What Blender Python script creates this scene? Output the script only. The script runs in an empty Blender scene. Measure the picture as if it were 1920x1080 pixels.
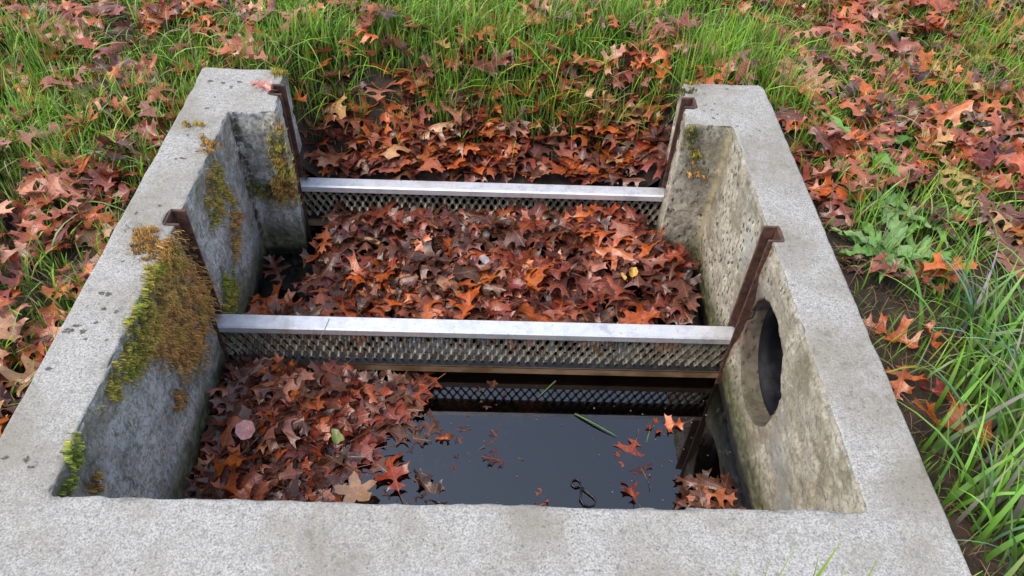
import bpy, bmesh, math, random
import numpy as np
from mathutils import Vector, Matrix, geometry as mgeo

# ------------------------------------------------------------------ camera, sky, sun, exposure
scene = bpy.context.scene
col = scene.collection
random.seed(11)
rng = np.random.default_rng(11)
PI = math.pi

F_PX, CAM_H = 1420.0, 1.1
def _n(v): return v / np.linalg.norm(v)
_Y = _n(np.array([5., 1475., -F_PX]))
_Z = -_n(np.array([-68., -1362., -F_PX]))
_Z = _n(_Z - _Y * (_Z @ _Y)); _X = np.cross(_Y, _Z)
ROT = np.stack([_X, _Y, _Z])
CAMP = np.array([0., 0., CAM_H])
cd = bpy.data.cameras.new('camera'); cam = bpy.data.objects.new('camera', cd); col.objects.link(cam)
cd.sensor_width = 36.0; cd.lens = F_PX / 1920 * 36; cd.clip_start = 0.02; cd.clip_end = 500
cam.matrix_world = Matrix.Translation(Vector(CAMP)) @ Matrix(ROT.tolist()).to_4x4()
scene.camera = cam

SUN_EL, SUN_AZ = math.radians(60), math.radians(-112)      # azimuth from +Y towards +X
world = bpy.data.worlds.new('World'); scene.world = world; world.use_nodes = True
wn, wl = world.node_tree.nodes, world.node_tree.links
bg = wn['Background']
sky = wn.new('ShaderNodeTexSky'); sky.sky_type = 'NISHITA'; sky.sun_disc = False
sky.sun_elevation = SUN_EL; sky.sun_rotation = SUN_AZ
sky.air_density = 1.0; sky.dust_density = 1.5; sky.ozone_density = 1.0
hs = wn.new('ShaderNodeHueSaturation'); hs.inputs['Saturation'].default_value = 0.72
wl.new(sky.outputs[0], hs.inputs['Color']); wl.new(hs.outputs[0], bg.inputs['Color'])
bg.inputs['Strength'].default_value = 0.15
sd = bpy.data.lights.new('sun', 'SUN'); sun = bpy.data.objects.new('sun', sd); col.objects.link(sun)
sd.energy = 1.2; sd.angle = math.radians(40); sd.color = (1.0, 0.87, 0.68)
sdir = Vector((math.sin(SUN_AZ) * math.cos(SUN_EL), math.cos(SUN_AZ) * math.cos(SUN_EL), math.sin(SUN_EL)))
sun.rotation_euler = sdir.to_track_quat('Z', 'Y').to_euler()
vs = scene.view_settings
vs.view_transform = 'Standard'; vs.look = 'None'; vs.gamma = 1.0; vs.use_curve_mapping = False
vs.exposure = 1.2
cy = scene.cycles; cy.max_bounces = 5; cy.diffuse_bounces = 3; cy.glossy_bounces = 2; cy.transmission_bounces = 4; cy.transparent_max_bounces = 6

# ------------------------------------------------------------------ helpers
def at(px, py, z=None, y=None, x=None):
    """point of the place that lies on a given plane (survey of the photograph)"""
    d = ROT @ np.array([px - 960, 540 - py, -F_PX])
    if y is not None: t = (y - CAMP[1]) / d[1]
    elif x is not None: t = (x - CAMP[0]) / d[0]
    else: t = (z - CAMP[2]) / d[2]
    return CAMP + t * d
def project(P):
    c = (np.atleast_2d(P) - CAMP) @ ROT
    return np.stack([960 + F_PX * c[:, 0] / -c[:, 2], 540 - F_PX * c[:, 1] / -c[:, 2], -c[:, 2]], 1)

def tag(o, label=None, cat=None, group=None, kind=None):
    if label: o['label'] = label
    if cat: o['category'] = cat
    if group: o['group'] = group
    if kind: o['kind'] = kind
    return o
def link(name, me, mat=None, parent=None):
    o = bpy.data.objects.new(name, me); col.objects.link(o)
    if mat is not None and me is not None and not me.materials: me.materials.append(mat)
    if parent is not None: o.parent = parent
    return o
def empty(name, loc=(0, 0, 0)):
    o = bpy.data.objects.new(name, None); col.objects.link(o); o.location = loc; o.empty_display_size = .05
    return o
def mesh_np(name, V, Fidx, loop_counts=None, colors=None, uv=None, smooth=True):
    """V (n,3), faces as flat loops"""
    me = bpy.data.meshes.new(name)
    V = np.asarray(V, np.float32); Fidx = np.asarray(Fidx, np.int32)
    if loop_counts is None:
        k = Fidx.shape[1]; nf = Fidx.shape[0]; counts = np.full(nf, k, np.int32)
    else: counts = np.asarray(loop_counts, np.int32); nf = len(counts)
    flat = Fidx.ravel()
    me.vertices.add(len(V)); me.vertices.foreach_set('co', V.ravel())
    me.loops.add(len(flat)); me.loops.foreach_set('vertex_index', flat)
    me.polygons.add(nf)
    st = np.zeros(nf, np.int32); st[1:] = np.cumsum(counts)[:-1]
    me.polygons.foreach_set('loop_start', st)
    me.update(calc_edges=True)
    if smooth: me.polygons.foreach_set('use_smooth', np.ones(nf, bool))
    if colors is not None:
        a = me.color_attributes.new('tint', 'FLOAT_COLOR', 'POINT')
        c = np.ones((len(V), 4), np.float32); c[:, :3] = colors; a.data.foreach_set('color', c.ravel())
    if uv is not None:
        u = me.uv_layers.new(name='UVMap'); u.data.foreach_set('uv', np.asarray(uv, np.float32)[flat].ravel())
    me.validate(); return me
def bm_mesh(name, bm, smooth=False):
    me = bpy.data.meshes.new(name); bmesh.ops.recalc_face_normals(bm, faces=bm.faces); bm.to_mesh(me); bm.free()
    if smooth: me.polygons.foreach_set('use_smooth', np.ones(len(me.polygons), bool))
    return me
def bm_box(bm, x0, x1, y0, y1, z0, z1):
    v = [bm.verts.new(p) for p in ((x0,y0,z0),(x1,y0,z0),(x1,y1,z0),(x0,y1,z0),(x0,y0,z1),(x1,y0,z1),(x1,y1,z1),(x0,y1,z1))]
    for f in ((0,3,2,1),(4,5,6,7),(0,1,5,4),(1,2,6,5),(2,3,7,6),(3,0,4,7)): bm.faces.new([v[i] for i in f])
def tube_mesh(name, pts, rad, n=6):
    pts = [Vector(p) for p in pts]; V = []; Fc = []
    for i, p in enumerate(pts):
        t = (pts[min(i+1, len(pts)-1)] - pts[max(i-1, 0)]).normalized()
        a = t.orthogonal().normalized() if i == 0 else (a - t * a.dot(t)).normalized()
        b = t.cross(a); r = rad[i] if hasattr(rad, '__len__') else rad
        for k in range(n):
            an = 2*PI*k/n; V.append(p + (a*math.cos(an) + b*math.sin(an)) * r)
    for i in range(len(pts)-1):
        for k in range(n): Fc.append((i*n+k, i*n+(k+1) % n, (i+1)*n+(k+1) % n, (i+1)*n+k))
    me = bpy.data.meshes.new(name); me.from_pydata([tuple(v) for v in V], [], Fc + [tuple(range(n))[::-1], tuple(range((len(pts)-1)*n, len(pts)*n))]); 
    me.polygons.foreach_set('use_smooth', np.ones(len(me.polygons), bool)); return me

def _hash(ix, iy, iz=0):
    h = (ix.astype(np.int64)*374761393 + iy.astype(np.int64)*668265263 + (np.asarray(iz).astype(np.int64))*2147483647) & 0xffffffff
    h = ((h ^ (h >> 13)) * 1274126177) & 0xffffffff
    h = ((h ^ (h >> 16)) * 2246822519) & 0xffffffff
    return ((h ^ (h >> 15)) & 0xffffff) / float(0xffffff)
def noise3(P):
    P = np.asarray(P, float); i = np.floor(P).astype(np.int64); f = P - i; f = f*f*(3-2*f); r = 0
    for dx in (0, 1):
        for dy in (0, 1):
            for dz in (0, 1):
                w = (f[:,0] if dx else 1-f[:,0]) * (f[:,1] if dy else 1-f[:,1]) * (f[:,2] if dz else 1-f[:,2])
                r = r + w * _hash(i[:,0]+dx+1000, i[:,1]+dy+1000, i[:,2]+dz+1000)
    return r
def fbm3(P, o=3):
    s = 0; a = .5
    for k in range(o): s = s + a * noise3(np.asarray(P) * 2**k + 17.3*k); a *= .5
    return s / (1 - .5**o)
def fbm2(x, y, sc, o=3, seed=0.):
    return fbm3(np.stack([np.ravel(x)*sc, np.ravel(y)*sc, np.full(np.size(x), seed+.37)], 1), o).reshape(np.shape(x))
def sstep(a, b, x):
    t = np.clip((np.asarray(x, float)-a)/(b-a), 0, 1); return t*t*(3-2*t)
def in_poly(poly, x, y):
    poly = np.asarray(poly); inside = np.zeros(np.shape(x), bool); j = len(poly)-1
    for i in range(len(poly)):
        xi, yi = poly[i]; xj, yj = poly[j]
        c = ((yi > y) != (yj > y)) & (x < (xj-xi)*(y-yi)/(yj-yi+1e-12)+xi); inside ^= c; j = i
    return inside

# ------------------------------------------------------------------ survey (metres, wall top at z = 0)
XL0, XL1, XR0, XR1 = -.812, -.687, .603, .735       # wall faces
YF0, YF1, YB0, YB1 = .435, .583, 1.66, 1.868        # front wall, piers
PXL, PXR = -.567, .482                              # pier inner faces
ZW = -.515                                          # water
S1, S2 = (1.221, 1.270), (1.741, 1.788)             # guide slots
PIPE_Y, PIPE_Z, PIPE_R = 1.076, -.238, .141

# ------------------------------------------------------------------ materials
class NT:
    def __init__(s, name):
        s.m = bpy.data.materials.new(name); s.m.use_nodes = True; s.t = s.m.node_tree; s.n = s.t.nodes; s.l = s.t.links
        s.b = s.n['Principled BSDF']; s.out = s.n['Material Output']
        s.pos = s.n.new('ShaderNodeNewGeometry')
    def P(s): return s.pos.outputs['Position']
    def set(s, sock, v):
        if hasattr(v, 'is_output') or isinstance(v, bpy.types.NodeSocket): s.l.new(v, sock)
        else: sock.default_value = v
    def noise(s, scale, detail=3, rough=.55, vec=None, out=0, dist=0.):
        n = s.n.new('ShaderNodeTexNoise'); n.inputs['Scale'].default_value = scale; n.inputs['Detail'].default_value = detail
        n.inputs['Roughness'].default_value = rough; n.inputs['Distortion'].default_value = dist
        s.l.new(vec if vec is not None else s.P(), n.inputs['Vector']); return n.outputs[out]
    def vor(s, scale, vec=None, feat='F1'):
        n = s.n.new('ShaderNodeTexVoronoi'); n.feature = feat; n.inputs['Scale'].default_value = scale
        s.l.new(vec if vec is not None else s.P(), n.inputs['Vector']); return n.outputs
    def ramp(s, v, a, b, c0=0., c1=1.):
        n = s.n.new('ShaderNodeMapRange'); n.interpolation_type = 'SMOOTHSTEP'
        s.set(n.inputs['Value'], v); n.inputs['From Min'].default_value = a; n.inputs['From Max'].default_value = b
        n.inputs['To Min'].default_value = c0; n.inputs['To Max'].default_value = c1; return n.outputs[0]
    def math(s, op, a, b=0.):
        n = s.n.new('ShaderNodeMath'); n.operation = op; s.set(n.inputs[0], a); s.set(n.inputs[1], b); return n.outputs[0]
    def mix(s, f, a, b, mode='MIX'):
        n = s.n.new('ShaderNodeMix'); n.data_type = 'RGBA'; n.blend_type = mode
        s.set(n.inputs[0], f)
        for i, v in ((6, a), (7, b)):
            if isinstance(v, tuple): v = (*v[:3], 1.)
            s.set(n.inputs[i], v)
        return n.outputs[2]
    def sep(s, v):
        n = s.n.new('ShaderNodeSeparateXYZ'); s.l.new(v, n.inputs[0]); return n.outputs
    def scalev(s, v, k):
        n = s.n.new('ShaderNodeVectorMath'); n.operation = 'MULTIPLY'; s.l.new(v, n.inputs[0]); n.inputs[1].default_value = k; return n.outputs[0]
    def attr(s, name):
        n = s.n.new('ShaderNodeAttribute'); n.attribute_name = name; return n.outputs['Color']
    def bump(s, h, strength=.5, dist=.003, nrm=None):
        n = s.n.new('ShaderNodeBump'); n.inputs['Strength'].default_value = strength; n.inputs['Distance'].default_value = dist
        s.l.new(h, n.inputs['Height'])
        if nrm is not None: s.l.new(nrm, n.inputs['Normal'])
        return n.outputs[0]
    def done(s, color=None, rough=None, metal=None, normal=None, spec=None):
        for k, v in (('Base Color', color), ('Roughness', rough), ('Metallic', metal), ('Normal', normal), ('Specular IOR Level', spec)):
            if v is None: continue
            if k == 'Base Color' and isinstance(v, tuple): v = (*v[:3], 1.)
            s.set(s.b.inputs[k], v)
        return s.m

def mat_concrete():
    s = NT('concrete'); px, py, pz = s.sep(s.P()); nx, ny, nz = s.sep(s.pos.outputs['True Normal'])
    top = s.math('MULTIPLY', s.ramp(nz, .35, .8), s.ramp(pz, -.05, -.03))
    # exposed top: washed grey with salt and pepper aggregate
    sp = s.noise(270, 3, .75); sp2 = s.noise(120, 4, .65); big = s.noise(5, 4, .6)
    tcol = s.mix(s.ramp(sp, .36, .64), (.21, .205, .193), (.44, .43, .405))
    tcol = s.mix(s.ramp(sp2, .45, .75, 0, .5), tcol, (.50, .488, .46))
    tcol = s.mix(s.ramp(big, .42, .68, 0, .65), tcol, (.22, .2, .155))
    tcol = s.mix(s.ramp(s.noise(62, 6, .8), .46, .66, 0, .5), tcol, (.16, .157, .15))
    tcol = s.mix(s.ramp(s.noise(27, 5, .75), .5, .72, 0, .5), tcol, (.22, .212, .195))
    wv = s.n.new('ShaderNodeVectorMath'); wv.operation = 'MULTIPLY_ADD'; s.l.new(s.noise(95, 4, .7, out=1), wv.inputs[0]); wv.inputs[1].default_value = (.018, .018, .018); s.l.new(s.P(), wv.inputs[2])
    tcol = s.mix(s.ramp(s.noise(2.6, 6, .7), .47, .62, 0, .55), tcol, (.20, .182, .145))
    v = s.vor(64, wv.outputs[0]); vr, vg, vb = s.sep(v['Color'])
    stone = s.math('MULTIPLY', s.ramp(vr, .86, .9), s.ramp(v['Distance'], .42, .20))
    tcol = s.mix(s.math('MULTIPLY', stone, .55), tcol, s.mix(vg, (.13, .135, .15), (.25, .24, .23)))
    v2 = s.vor(210, wv.outputs[0]); ar, ag, ab = s.sep(v2['Color'])
    fleck = s.math('MULTIPLY', s.ramp(ar, .86, .9), s.ramp(v2['Distance'], .45, .3))
    tcol = s.mix(s.math('MULTIPLY', fleck, .6), tcol, (.11, .105, .1))
    tcol = s.mix(s.math('MULTIPLY', s.ramp(big, .55, .68), s.ramp(s.noise(38, 4, .7), .52, .62)), tcol, (.17, .155, .12))
    # formed faces
    bl = s.noise(9, 5, .62); fine = s.noise(120, 3, .6)
    lcol = s.mix(s.ramp(bl, .36, .62), (.29, .27, .232), (.60, .562, .495))
    lcol = s.mix(s.ramp(fine, .46, .6, 0, .6), lcol, (.12, .122, .12))
    lcol = s.mix(s.ramp(s.noise(170, 3, .7), .54, .66, 0, .6), lcol, (.58, .58, .57))
    lcol = s.mix(s.ramp(s.noise(55, 5, .75, s.scalev(s.P(), (1., 1., .35))), .5, .64, 0, .75), lcol, (.52, .53, .54))
    lcol = s.mix(s.ramp(s.noise(30, 6, .8, s.scalev(s.P(), (1.3, 1.3, .5))), .54, .66, 0, .8), lcol, (.075, .075, .07))
    rcol = s.mix(s.ramp(bl, .34, .62), (.27, .23, .16), (.52, .47, .37))
    rcol = s.mix(s.ramp(s.noise(34, 6, .8, s.scalev(s.P(), (1.2, 1.2, .6))), .5, .66, 0, .6), rcol, (.15, .13, .085))
    rcol = s.mix(s.ramp(fine, .48, .62, 0, .6), rcol, (.17, .145, .095))
    rcol = s.mix(s.ramp(s.noise(170, 3, .7), .54, .68, 0, .6), rcol, (.56, .52, .43))
    rcol = s.mix(s.ramp(s.noise(3.2, 4, .6), .52, .66, 0, .8), rcol, (.33, .33, .31))
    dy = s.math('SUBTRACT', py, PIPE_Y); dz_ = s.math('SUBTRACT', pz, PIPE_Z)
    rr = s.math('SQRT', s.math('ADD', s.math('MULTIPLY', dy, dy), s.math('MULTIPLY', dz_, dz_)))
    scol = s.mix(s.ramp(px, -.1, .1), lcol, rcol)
    pst = s.math('MAXIMUM', s.math('MULTIPLY', s.math('MULTIPLY', s.ramp(rr, .2, .145), s.ramp(px, .5, .6)), s.ramp(dy, .02, .14, 0., .7)), s.math('MULTIPLY', s.ramp(rr, .148, .144), s.ramp(px, .5, .6)))  # brown dirt round the hole, plus the bore's inner shade painted in dark
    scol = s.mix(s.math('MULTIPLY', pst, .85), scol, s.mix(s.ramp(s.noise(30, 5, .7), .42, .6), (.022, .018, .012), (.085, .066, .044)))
    stretch = s.scalev(s.P(), (1., 1., .5))
    pvw = s.n.new('ShaderNodeVectorMath'); pvw.operation = 'MULTIPLY_ADD'; s.l.new(s.noise(70, 3, .7, out=1), pvw.inputs[0]); pvw.inputs[1].default_value = (.012, .012, .012); s.l.new(stretch, pvw.inputs[2])
    pv = s.vor(78, pvw.outputs[0]); pr, pg, pb = s.sep(pv['Color'])
    clump = s.math('MULTIPLY', s.ramp(s.noise(9, 3, .6), .40, .56), s.ramp(py, .75, 1.25, .35, 1.))
    pit = s.math('MULTIPLY', s.math('MULTIPLY', s.ramp(pr, .25, .3), s.ramp(pv['Distance'], .36, .24)), clump)
    pit = s.math('MULTIPLY', pit, s.ramp(px, -.75, .5, .5, 1.))
    scol = s.mix(s.math('MULTIPLY', pit, .9), scol, (.045, .033, .022))
    dirt = s.math('MULTIPLY', s.ramp(s.noise(16, 5, .7), .54, .66), s.ramp(py, .9, 1.8, .2, .55))
    scol = s.mix(dirt, scol, (.085, .07, .045))
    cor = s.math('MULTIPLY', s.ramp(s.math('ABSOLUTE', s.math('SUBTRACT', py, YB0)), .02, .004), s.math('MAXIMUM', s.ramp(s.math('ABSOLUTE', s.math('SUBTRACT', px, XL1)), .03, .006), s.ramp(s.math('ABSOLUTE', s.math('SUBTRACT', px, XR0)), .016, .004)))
    scol = s.mix(s.math('MULTIPLY', cor, s.ramp(s.noise(45, 5, .75), .42, .54)), scol, s.mix(s.ramp(px, 0, .1), (.04, .04, .02), (.40, .33, .18)))  # left corner: crease shade painted as a dark line; right corner: yellow crust
    sl = s.math('MAXIMUM', s.ramp(s.math('ABSOLUTE', s.math('SUBTRACT', py, 1.245)), .075, .026), s.ramp(s.math('ABSOLUTE', s.math('SUBTRACT', py, 1.765)), .06, .026))
    scol = s.mix(s.math('MULTIPLY', s.math('MULTIPLY', sl, s.ramp(s.noise(19, 5, .75, s.scalev(s.P(), (1., 1., .4))), .42, .62)), .6), scol, (.15, .075, .04))
    # soft green film round the moss
    stn = s.n.new('ShaderNodeAttribute'); stn.attribute_name = 'stain'
    film = s.math('MULTIPLY', stn.outputs['Fac'], s.ramp(s.noise(48, 5, .75), .34, .6))
    scol = s.mix(s.math('MULTIPLY', film, .8), scol, s.mix(s.ramp(s.noise(23, 4, .6), .4, .6), (.075, .08, .03), (.05, .045, .025)))
    # yellowish growth under the top edge, damp green band above the water line
    edge = s.math('MULTIPLY', s.ramp(pz, -.12, -.01), s.ramp(s.noise(14, 4, .6), .4, .62))
    scol = s.mix(s.math('MULTIPLY', edge, .65), scol, (.12, .105, .055))
    wob = s.math('ADD', pz, s.math('MULTIPLY', s.math('SUBTRACT', s.noise(6, 4, .6), .5), .09))
    alg = s.ramp(wob, -.35, -.45)
    acol = s.mix(s.ramp(s.noise(60, 4, .65), .4, .68), (.04, .045, .017), (.19, .19, .085))
    scol = s.mix(s.math('MULTIPLY', alg, .88), scol, acol)
    scol = s.mix(s.ramp(pz, -.465, -.5), scol, (.016, .015, .01))
    tcol = s.mix(s.math('MULTIPLY', film, .55), tcol, (.12, .11, .07))
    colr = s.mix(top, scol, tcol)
    h = s.math('ADD', s.math('MULTIPLY', sp2, .7), s.math('MULTIPLY', s.noise(330, 2, .6), .5))
    h = s.math('SUBTRACT', h, s.math('MULTIPLY', pit, 1.6)); h = s.math('SUBTRACT', h, s.math('MULTIPLY', fleck, .5))
    rough = s.mix(s.ramp(wob, -.36, -.47), (.9, .9, .9), (.35, .35, .35))
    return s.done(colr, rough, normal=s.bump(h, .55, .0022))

def mat_rust():
    s = NT('rusted_steel'); a = s.noise(45, 5, .65); b = s.noise(260, 3, .6)
    c = s.mix(s.ramp(a, .35, .68), (.04, .021, .017), (.14, .06, .035)); c = s.mix(s.ramp(b, .5, .75, 0, .5), c, (.13, .06, .04))
    return s.done(c, .75, normal=s.bump(b, .5, .002))
def mat_alu():
    s = NT('weathered_aluminium'); px, py, pz = s.sep(s.P())
    a = s.noise(30, 5, .7); st = s.noise(1, 4, .6, s.scalev(s.P(), (14., 300., 300.)))
    c = s.mix(s.ramp(a, .4, .75), (.80, .81, .84), (.62, .63, .66)); c = s.mix(s.ramp(s.noise(140, 3, .7), .64, .72), c, (.30, .28, .25)); c = s.mix(s.ramp(s.noise(11, 5, .7), .54, .68, 0, .5), c, (.40, .39, .37))
    return s.done(c, s.ramp(st, .3, .7, .38, .55), .62, s.bump(st, .15, .001))
def mat_mesh():
    s = NT('stained_expanded_metal'); a = s.noise(26, 5, .65)
    c = s.mix(s.ramp(a, .38, .62), (.17, .145, .10), (.42, .38, .29)); c = s.mix(s.ramp(s.noise(90, 3), .55, .7), c, (.09, .04, .02))
    return s.done(c, .5, .45, s.bump(s.noise(200, 2), .3, .001))
def mat_rail():
    s = NT('stained_bottom_rail'); px, py, pz = s.sep(s.P()); nx, ny, nz = s.sep(s.pos.outputs['True Normal'])
    a = s.noise(22, 5, .65, s.scalev(s.P(), (.5, 1., 1.)))
    c = s.mix(s.ramp(a, .35, .65), (.14, .075, .035), (.30, .19, .11)); c = s.mix(s.ramp(nz, .5, .9), c, s.mix(s.ramp(s.noise(70, 4, .7), .5, .72), (.014, .014, .015), (.06, .05, .04)))
    return s.done(c, s.ramp(nz, .5, .9, .6, .3), normal=s.bump(s.noise(150, 3), .4, .002))
def mat_pipe():
    s = NT('black_plastic'); a = s.noise(11, 5, .65)
    c = s.mix(s.ramp(a, .48, .66), (.003, .0035, .006), (.022, .022, .026)); return s.done(c, s.ramp(a, .4, .6, .5, .8), spec=.25, normal=s.bump(a, .3, .004))
def mat_leaf(name, obj_col):
    s = NT(name)
    if obj_col:
        oi = s.n.new('ShaderNodeObjectInfo'); base = oi.outputs['Color']; 
    else: base = s.attr('tint')
    uvn = s.n.new('ShaderNodeUVMap'); uvn.uv_map = 'UVMap'; u, v, _ = s.sep(uvn.outputs[0])
    au = s.math('ABSOLUTE', u)
    mid = s.ramp(au, .018, .006)
    ph = s.math('FRACT', s.math('ADD', s.math('MULTIPLY', s.math('SUBTRACT', v, s.math('MULTIPLY', au, .75)), 6.5), .35))
    lat = s.ramp(s.math('ABSOLUTE', s.math('SUBTRACT', ph, .5)), .07, .02)
    vein = s.math('MAXIMUM', mid, s.math('MULTIPLY', lat, .55))
    bl = s.noise(38, 4, .65); sp = s.noise(150, 3, .6)
    c = s.mix(s.ramp(bl, .35, .7), s.mix(.4, base, (.02, .006, .004)), s.mix(.08, base, (.8, .3, .1)))
    c = s.mix(s.ramp(sp, .6, .72, 0, .6), c, (.04, .018, .012))
    c = s.mix(s.math('MULTIPLY', vein, .4), c, s.mix(.5, base, (.6, .26, .1)))
    back = s.pos.outputs['Backfacing']
    c = s.mix(s.math('MULTIPLY', back, .16), c, (.45, .2, .14))
    s.done(c, s.ramp(bl, .35, .7, .16, .42), spec=.6, normal=s.bump(s.math('ADD', s.math('MULTIPLY', vein, -.6), sp), .35, .002))
    tr = s.n.new('ShaderNodeBsdfTranslucent'); s.l.new(c, tr.inputs[0])
    mx = s.n.new('ShaderNodeMixShader'); mx.inputs[0].default_value = .14
    s.l.new(s.b.outputs[0], mx.inputs[1]); s.l.new(tr.outputs[0], mx.inputs[2]); s.l.new(mx.outputs[0], s.out.inputs[0]); return s.m
def mat_blade(name, rough=.45, trans=.25, var=True):
    s = NT(name); c = s.attr('tint')
    if var: c = s.mix(s.ramp(s.noise(70, 3), .4, .7, 0, .25), c, (.30, .30, .12))
    s.done(c, rough)
    tr = s.n.new('ShaderNodeBsdfTranslucent'); s.l.new(c, tr.inputs[0]); mx = s.n.new('ShaderNodeMixShader'); mx.inputs[0].default_value = trans
    s.l.new(s.b.outputs[0], mx.inputs[1]); s.l.new(tr.outputs[0], mx.inputs[2]); s.l.new(mx.outputs[0], s.out.inputs[0]); return s.m
def mat_soil():
    s = NT('damp_soil'); a = s.noise(14, 6, .7); b = s.noise(130, 4, .7)
    c = s.mix(s.ramp(a, .35, .68), (.022, .014, .009), (.075, .047, .03)); c = s.mix(s.ramp(b, .5, .75, 0, .6), c, (.13, .085, .055))
    px, py, pz = s.sep(s.P())
    far = s.ramp(s.math('MAXIMUM', s.math('ABSOLUTE', px), s.math('ABSOLUTE', s.math('SUBTRACT', py, 1.5))), 3.6, 5.)
    fc = s.mix(s.ramp(s.noise(3, 5, .7), .4, .6), (.07, .13, .025), (.16, .07, .035))
    return s.done(s.mix(far, c, fc), .8, normal=s.bump(s.math('ADD', a, b), .9, .012))
def mat_water():
    s = NT('dark_still_water'); s.n.remove(s.b)
    fr = s.n.new('ShaderNodeFresnel'); fr.inputs[0].default_value = 2.15
    h = s.math('ADD', s.math('MULTIPLY', s.noise(9, 2, .5), .6), s.math('MULTIPLY', s.noise(120, 2), .02))
    bp = s.bump(h, .05, .01)
    gl = s.n.new('ShaderNodeBsdfGlossy'); gl.inputs['Roughness'].default_value = .015; s.l.new(bp, gl.inputs['Normal']); s.l.new(bp, fr.inputs['Normal'])
    tr = s.n.new('ShaderNodeBsdfTransparent'); tr.inputs[0].default_value = (.28, .26, .24, 1)
    mx = s.n.new('ShaderNodeMixShader'); s.l.new(fr.outputs[0], mx.inputs[0]); s.l.new(tr.outputs[0], mx.inputs[1]); s.l.new(gl.outputs[0], mx.inputs[2])
    s.l.new(mx.outputs[0], s.out.inputs[0]); return s.m
def mat_plain(name, c, rough=.6, spec=None, var=.3, scale=60):
    s = NT(name); a = s.noise(scale, 4, .6)
    cc = s.mix(s.ramp(a, .35, .7), tuple(k*(1-var) for k in c), tuple(min(1, k*(1+var)) for k in c)); return s.done(cc, rough, spec=spec, normal=s.bump(a, .3, .002))

M_CON = mat_concrete(); M_RUST = mat_rust(); M_ALU = mat_alu(); M_MESH = mat_mesh(); M_RAIL = mat_rail(); M_PIPE = mat_pipe()
M_LEAF = mat_leaf('fallen_leaf_tissue', True); M_LITTER = mat_leaf('leaf_litter_tissue', False)
M_GRASS = mat_blade('grass_blade_tissue'); M_MOSS = mat_blade('moss_fibre', .9, .15, False); M_THATCH = mat_blade('dry_straw', .8, .1, False)
M_SOIL = mat_soil(); M_WATER = mat_water(); M_SILT = mat_plain('black_silt', (.018, .015, .012), .8)
M_LICHEN = mat_plain('dark_lichen', (.105, .1, .08), .95, var=.6, scale=180); M_STEM = mat_plain('leaf_stalk', (.17, .06, .03), .5)
M_STALKDARK = mat_plain('wet_dark_stem', (.02, .014, .012), .3); M_WEED = mat_blade('weed_leaf_tissue', .5, .2)

def ground_z(x, y):
    x = np.asarray(x, float); y = np.asarray(y, float)
    z = -.085 + .05*(fbm2(x, y, 2.3, 3, 3.)-.5) + .02*(fbm2(x, y, 14, 2, 9.)-.5)
    z = z + .04*sstep(1.2, 4, np.abs(x)) 
    inx = sstep(.68, .46, np.abs(x+.045))
    dip = sstep(2.22, 1.82, y) * inx * sstep(1.2, 1.5, y)
    return z - .25*dip

# ------------------------------------------------------------------ ground
def build_ground():
    xs = np.unique(np.concatenate([np.linspace(-30, -3, 20), np.linspace(-3, 3, 151), np.linspace(3, 30, 20), [XL0+.03, XR1-.03]]))
    ys = np.unique(np.concatenate([np.linspace(-30, -1, 20), np.linspace(-1, 4.4, 136), np.linspace(4.4, 30, 20), [YF0+.03, 1.80]]))
    X, Y = np.meshgrid(xs, ys); Z = ground_z(X, Y)
    V = np.stack([X.ravel(), Y.ravel(), Z.ravel()], 1); nx = len(xs); Fc = []
    for j in range(len(ys)-1):
        for i in range(nx-1):
            cx, cy = (xs[i]+xs[i+1])/2, (ys[j]+ys[j+1])/2
            if XL0+.03 < cx < XR1-.03 and YF0+.03 < cy < 1.80: continue
            a = j*nx+i; Fc.append((a, a+1, a+nx+1, a+nx))
    o = link('ground', mesh_np('ground', V, np.array(Fc)), M_SOIL); tag(o, kind='structure'); return o
build_ground()

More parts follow.
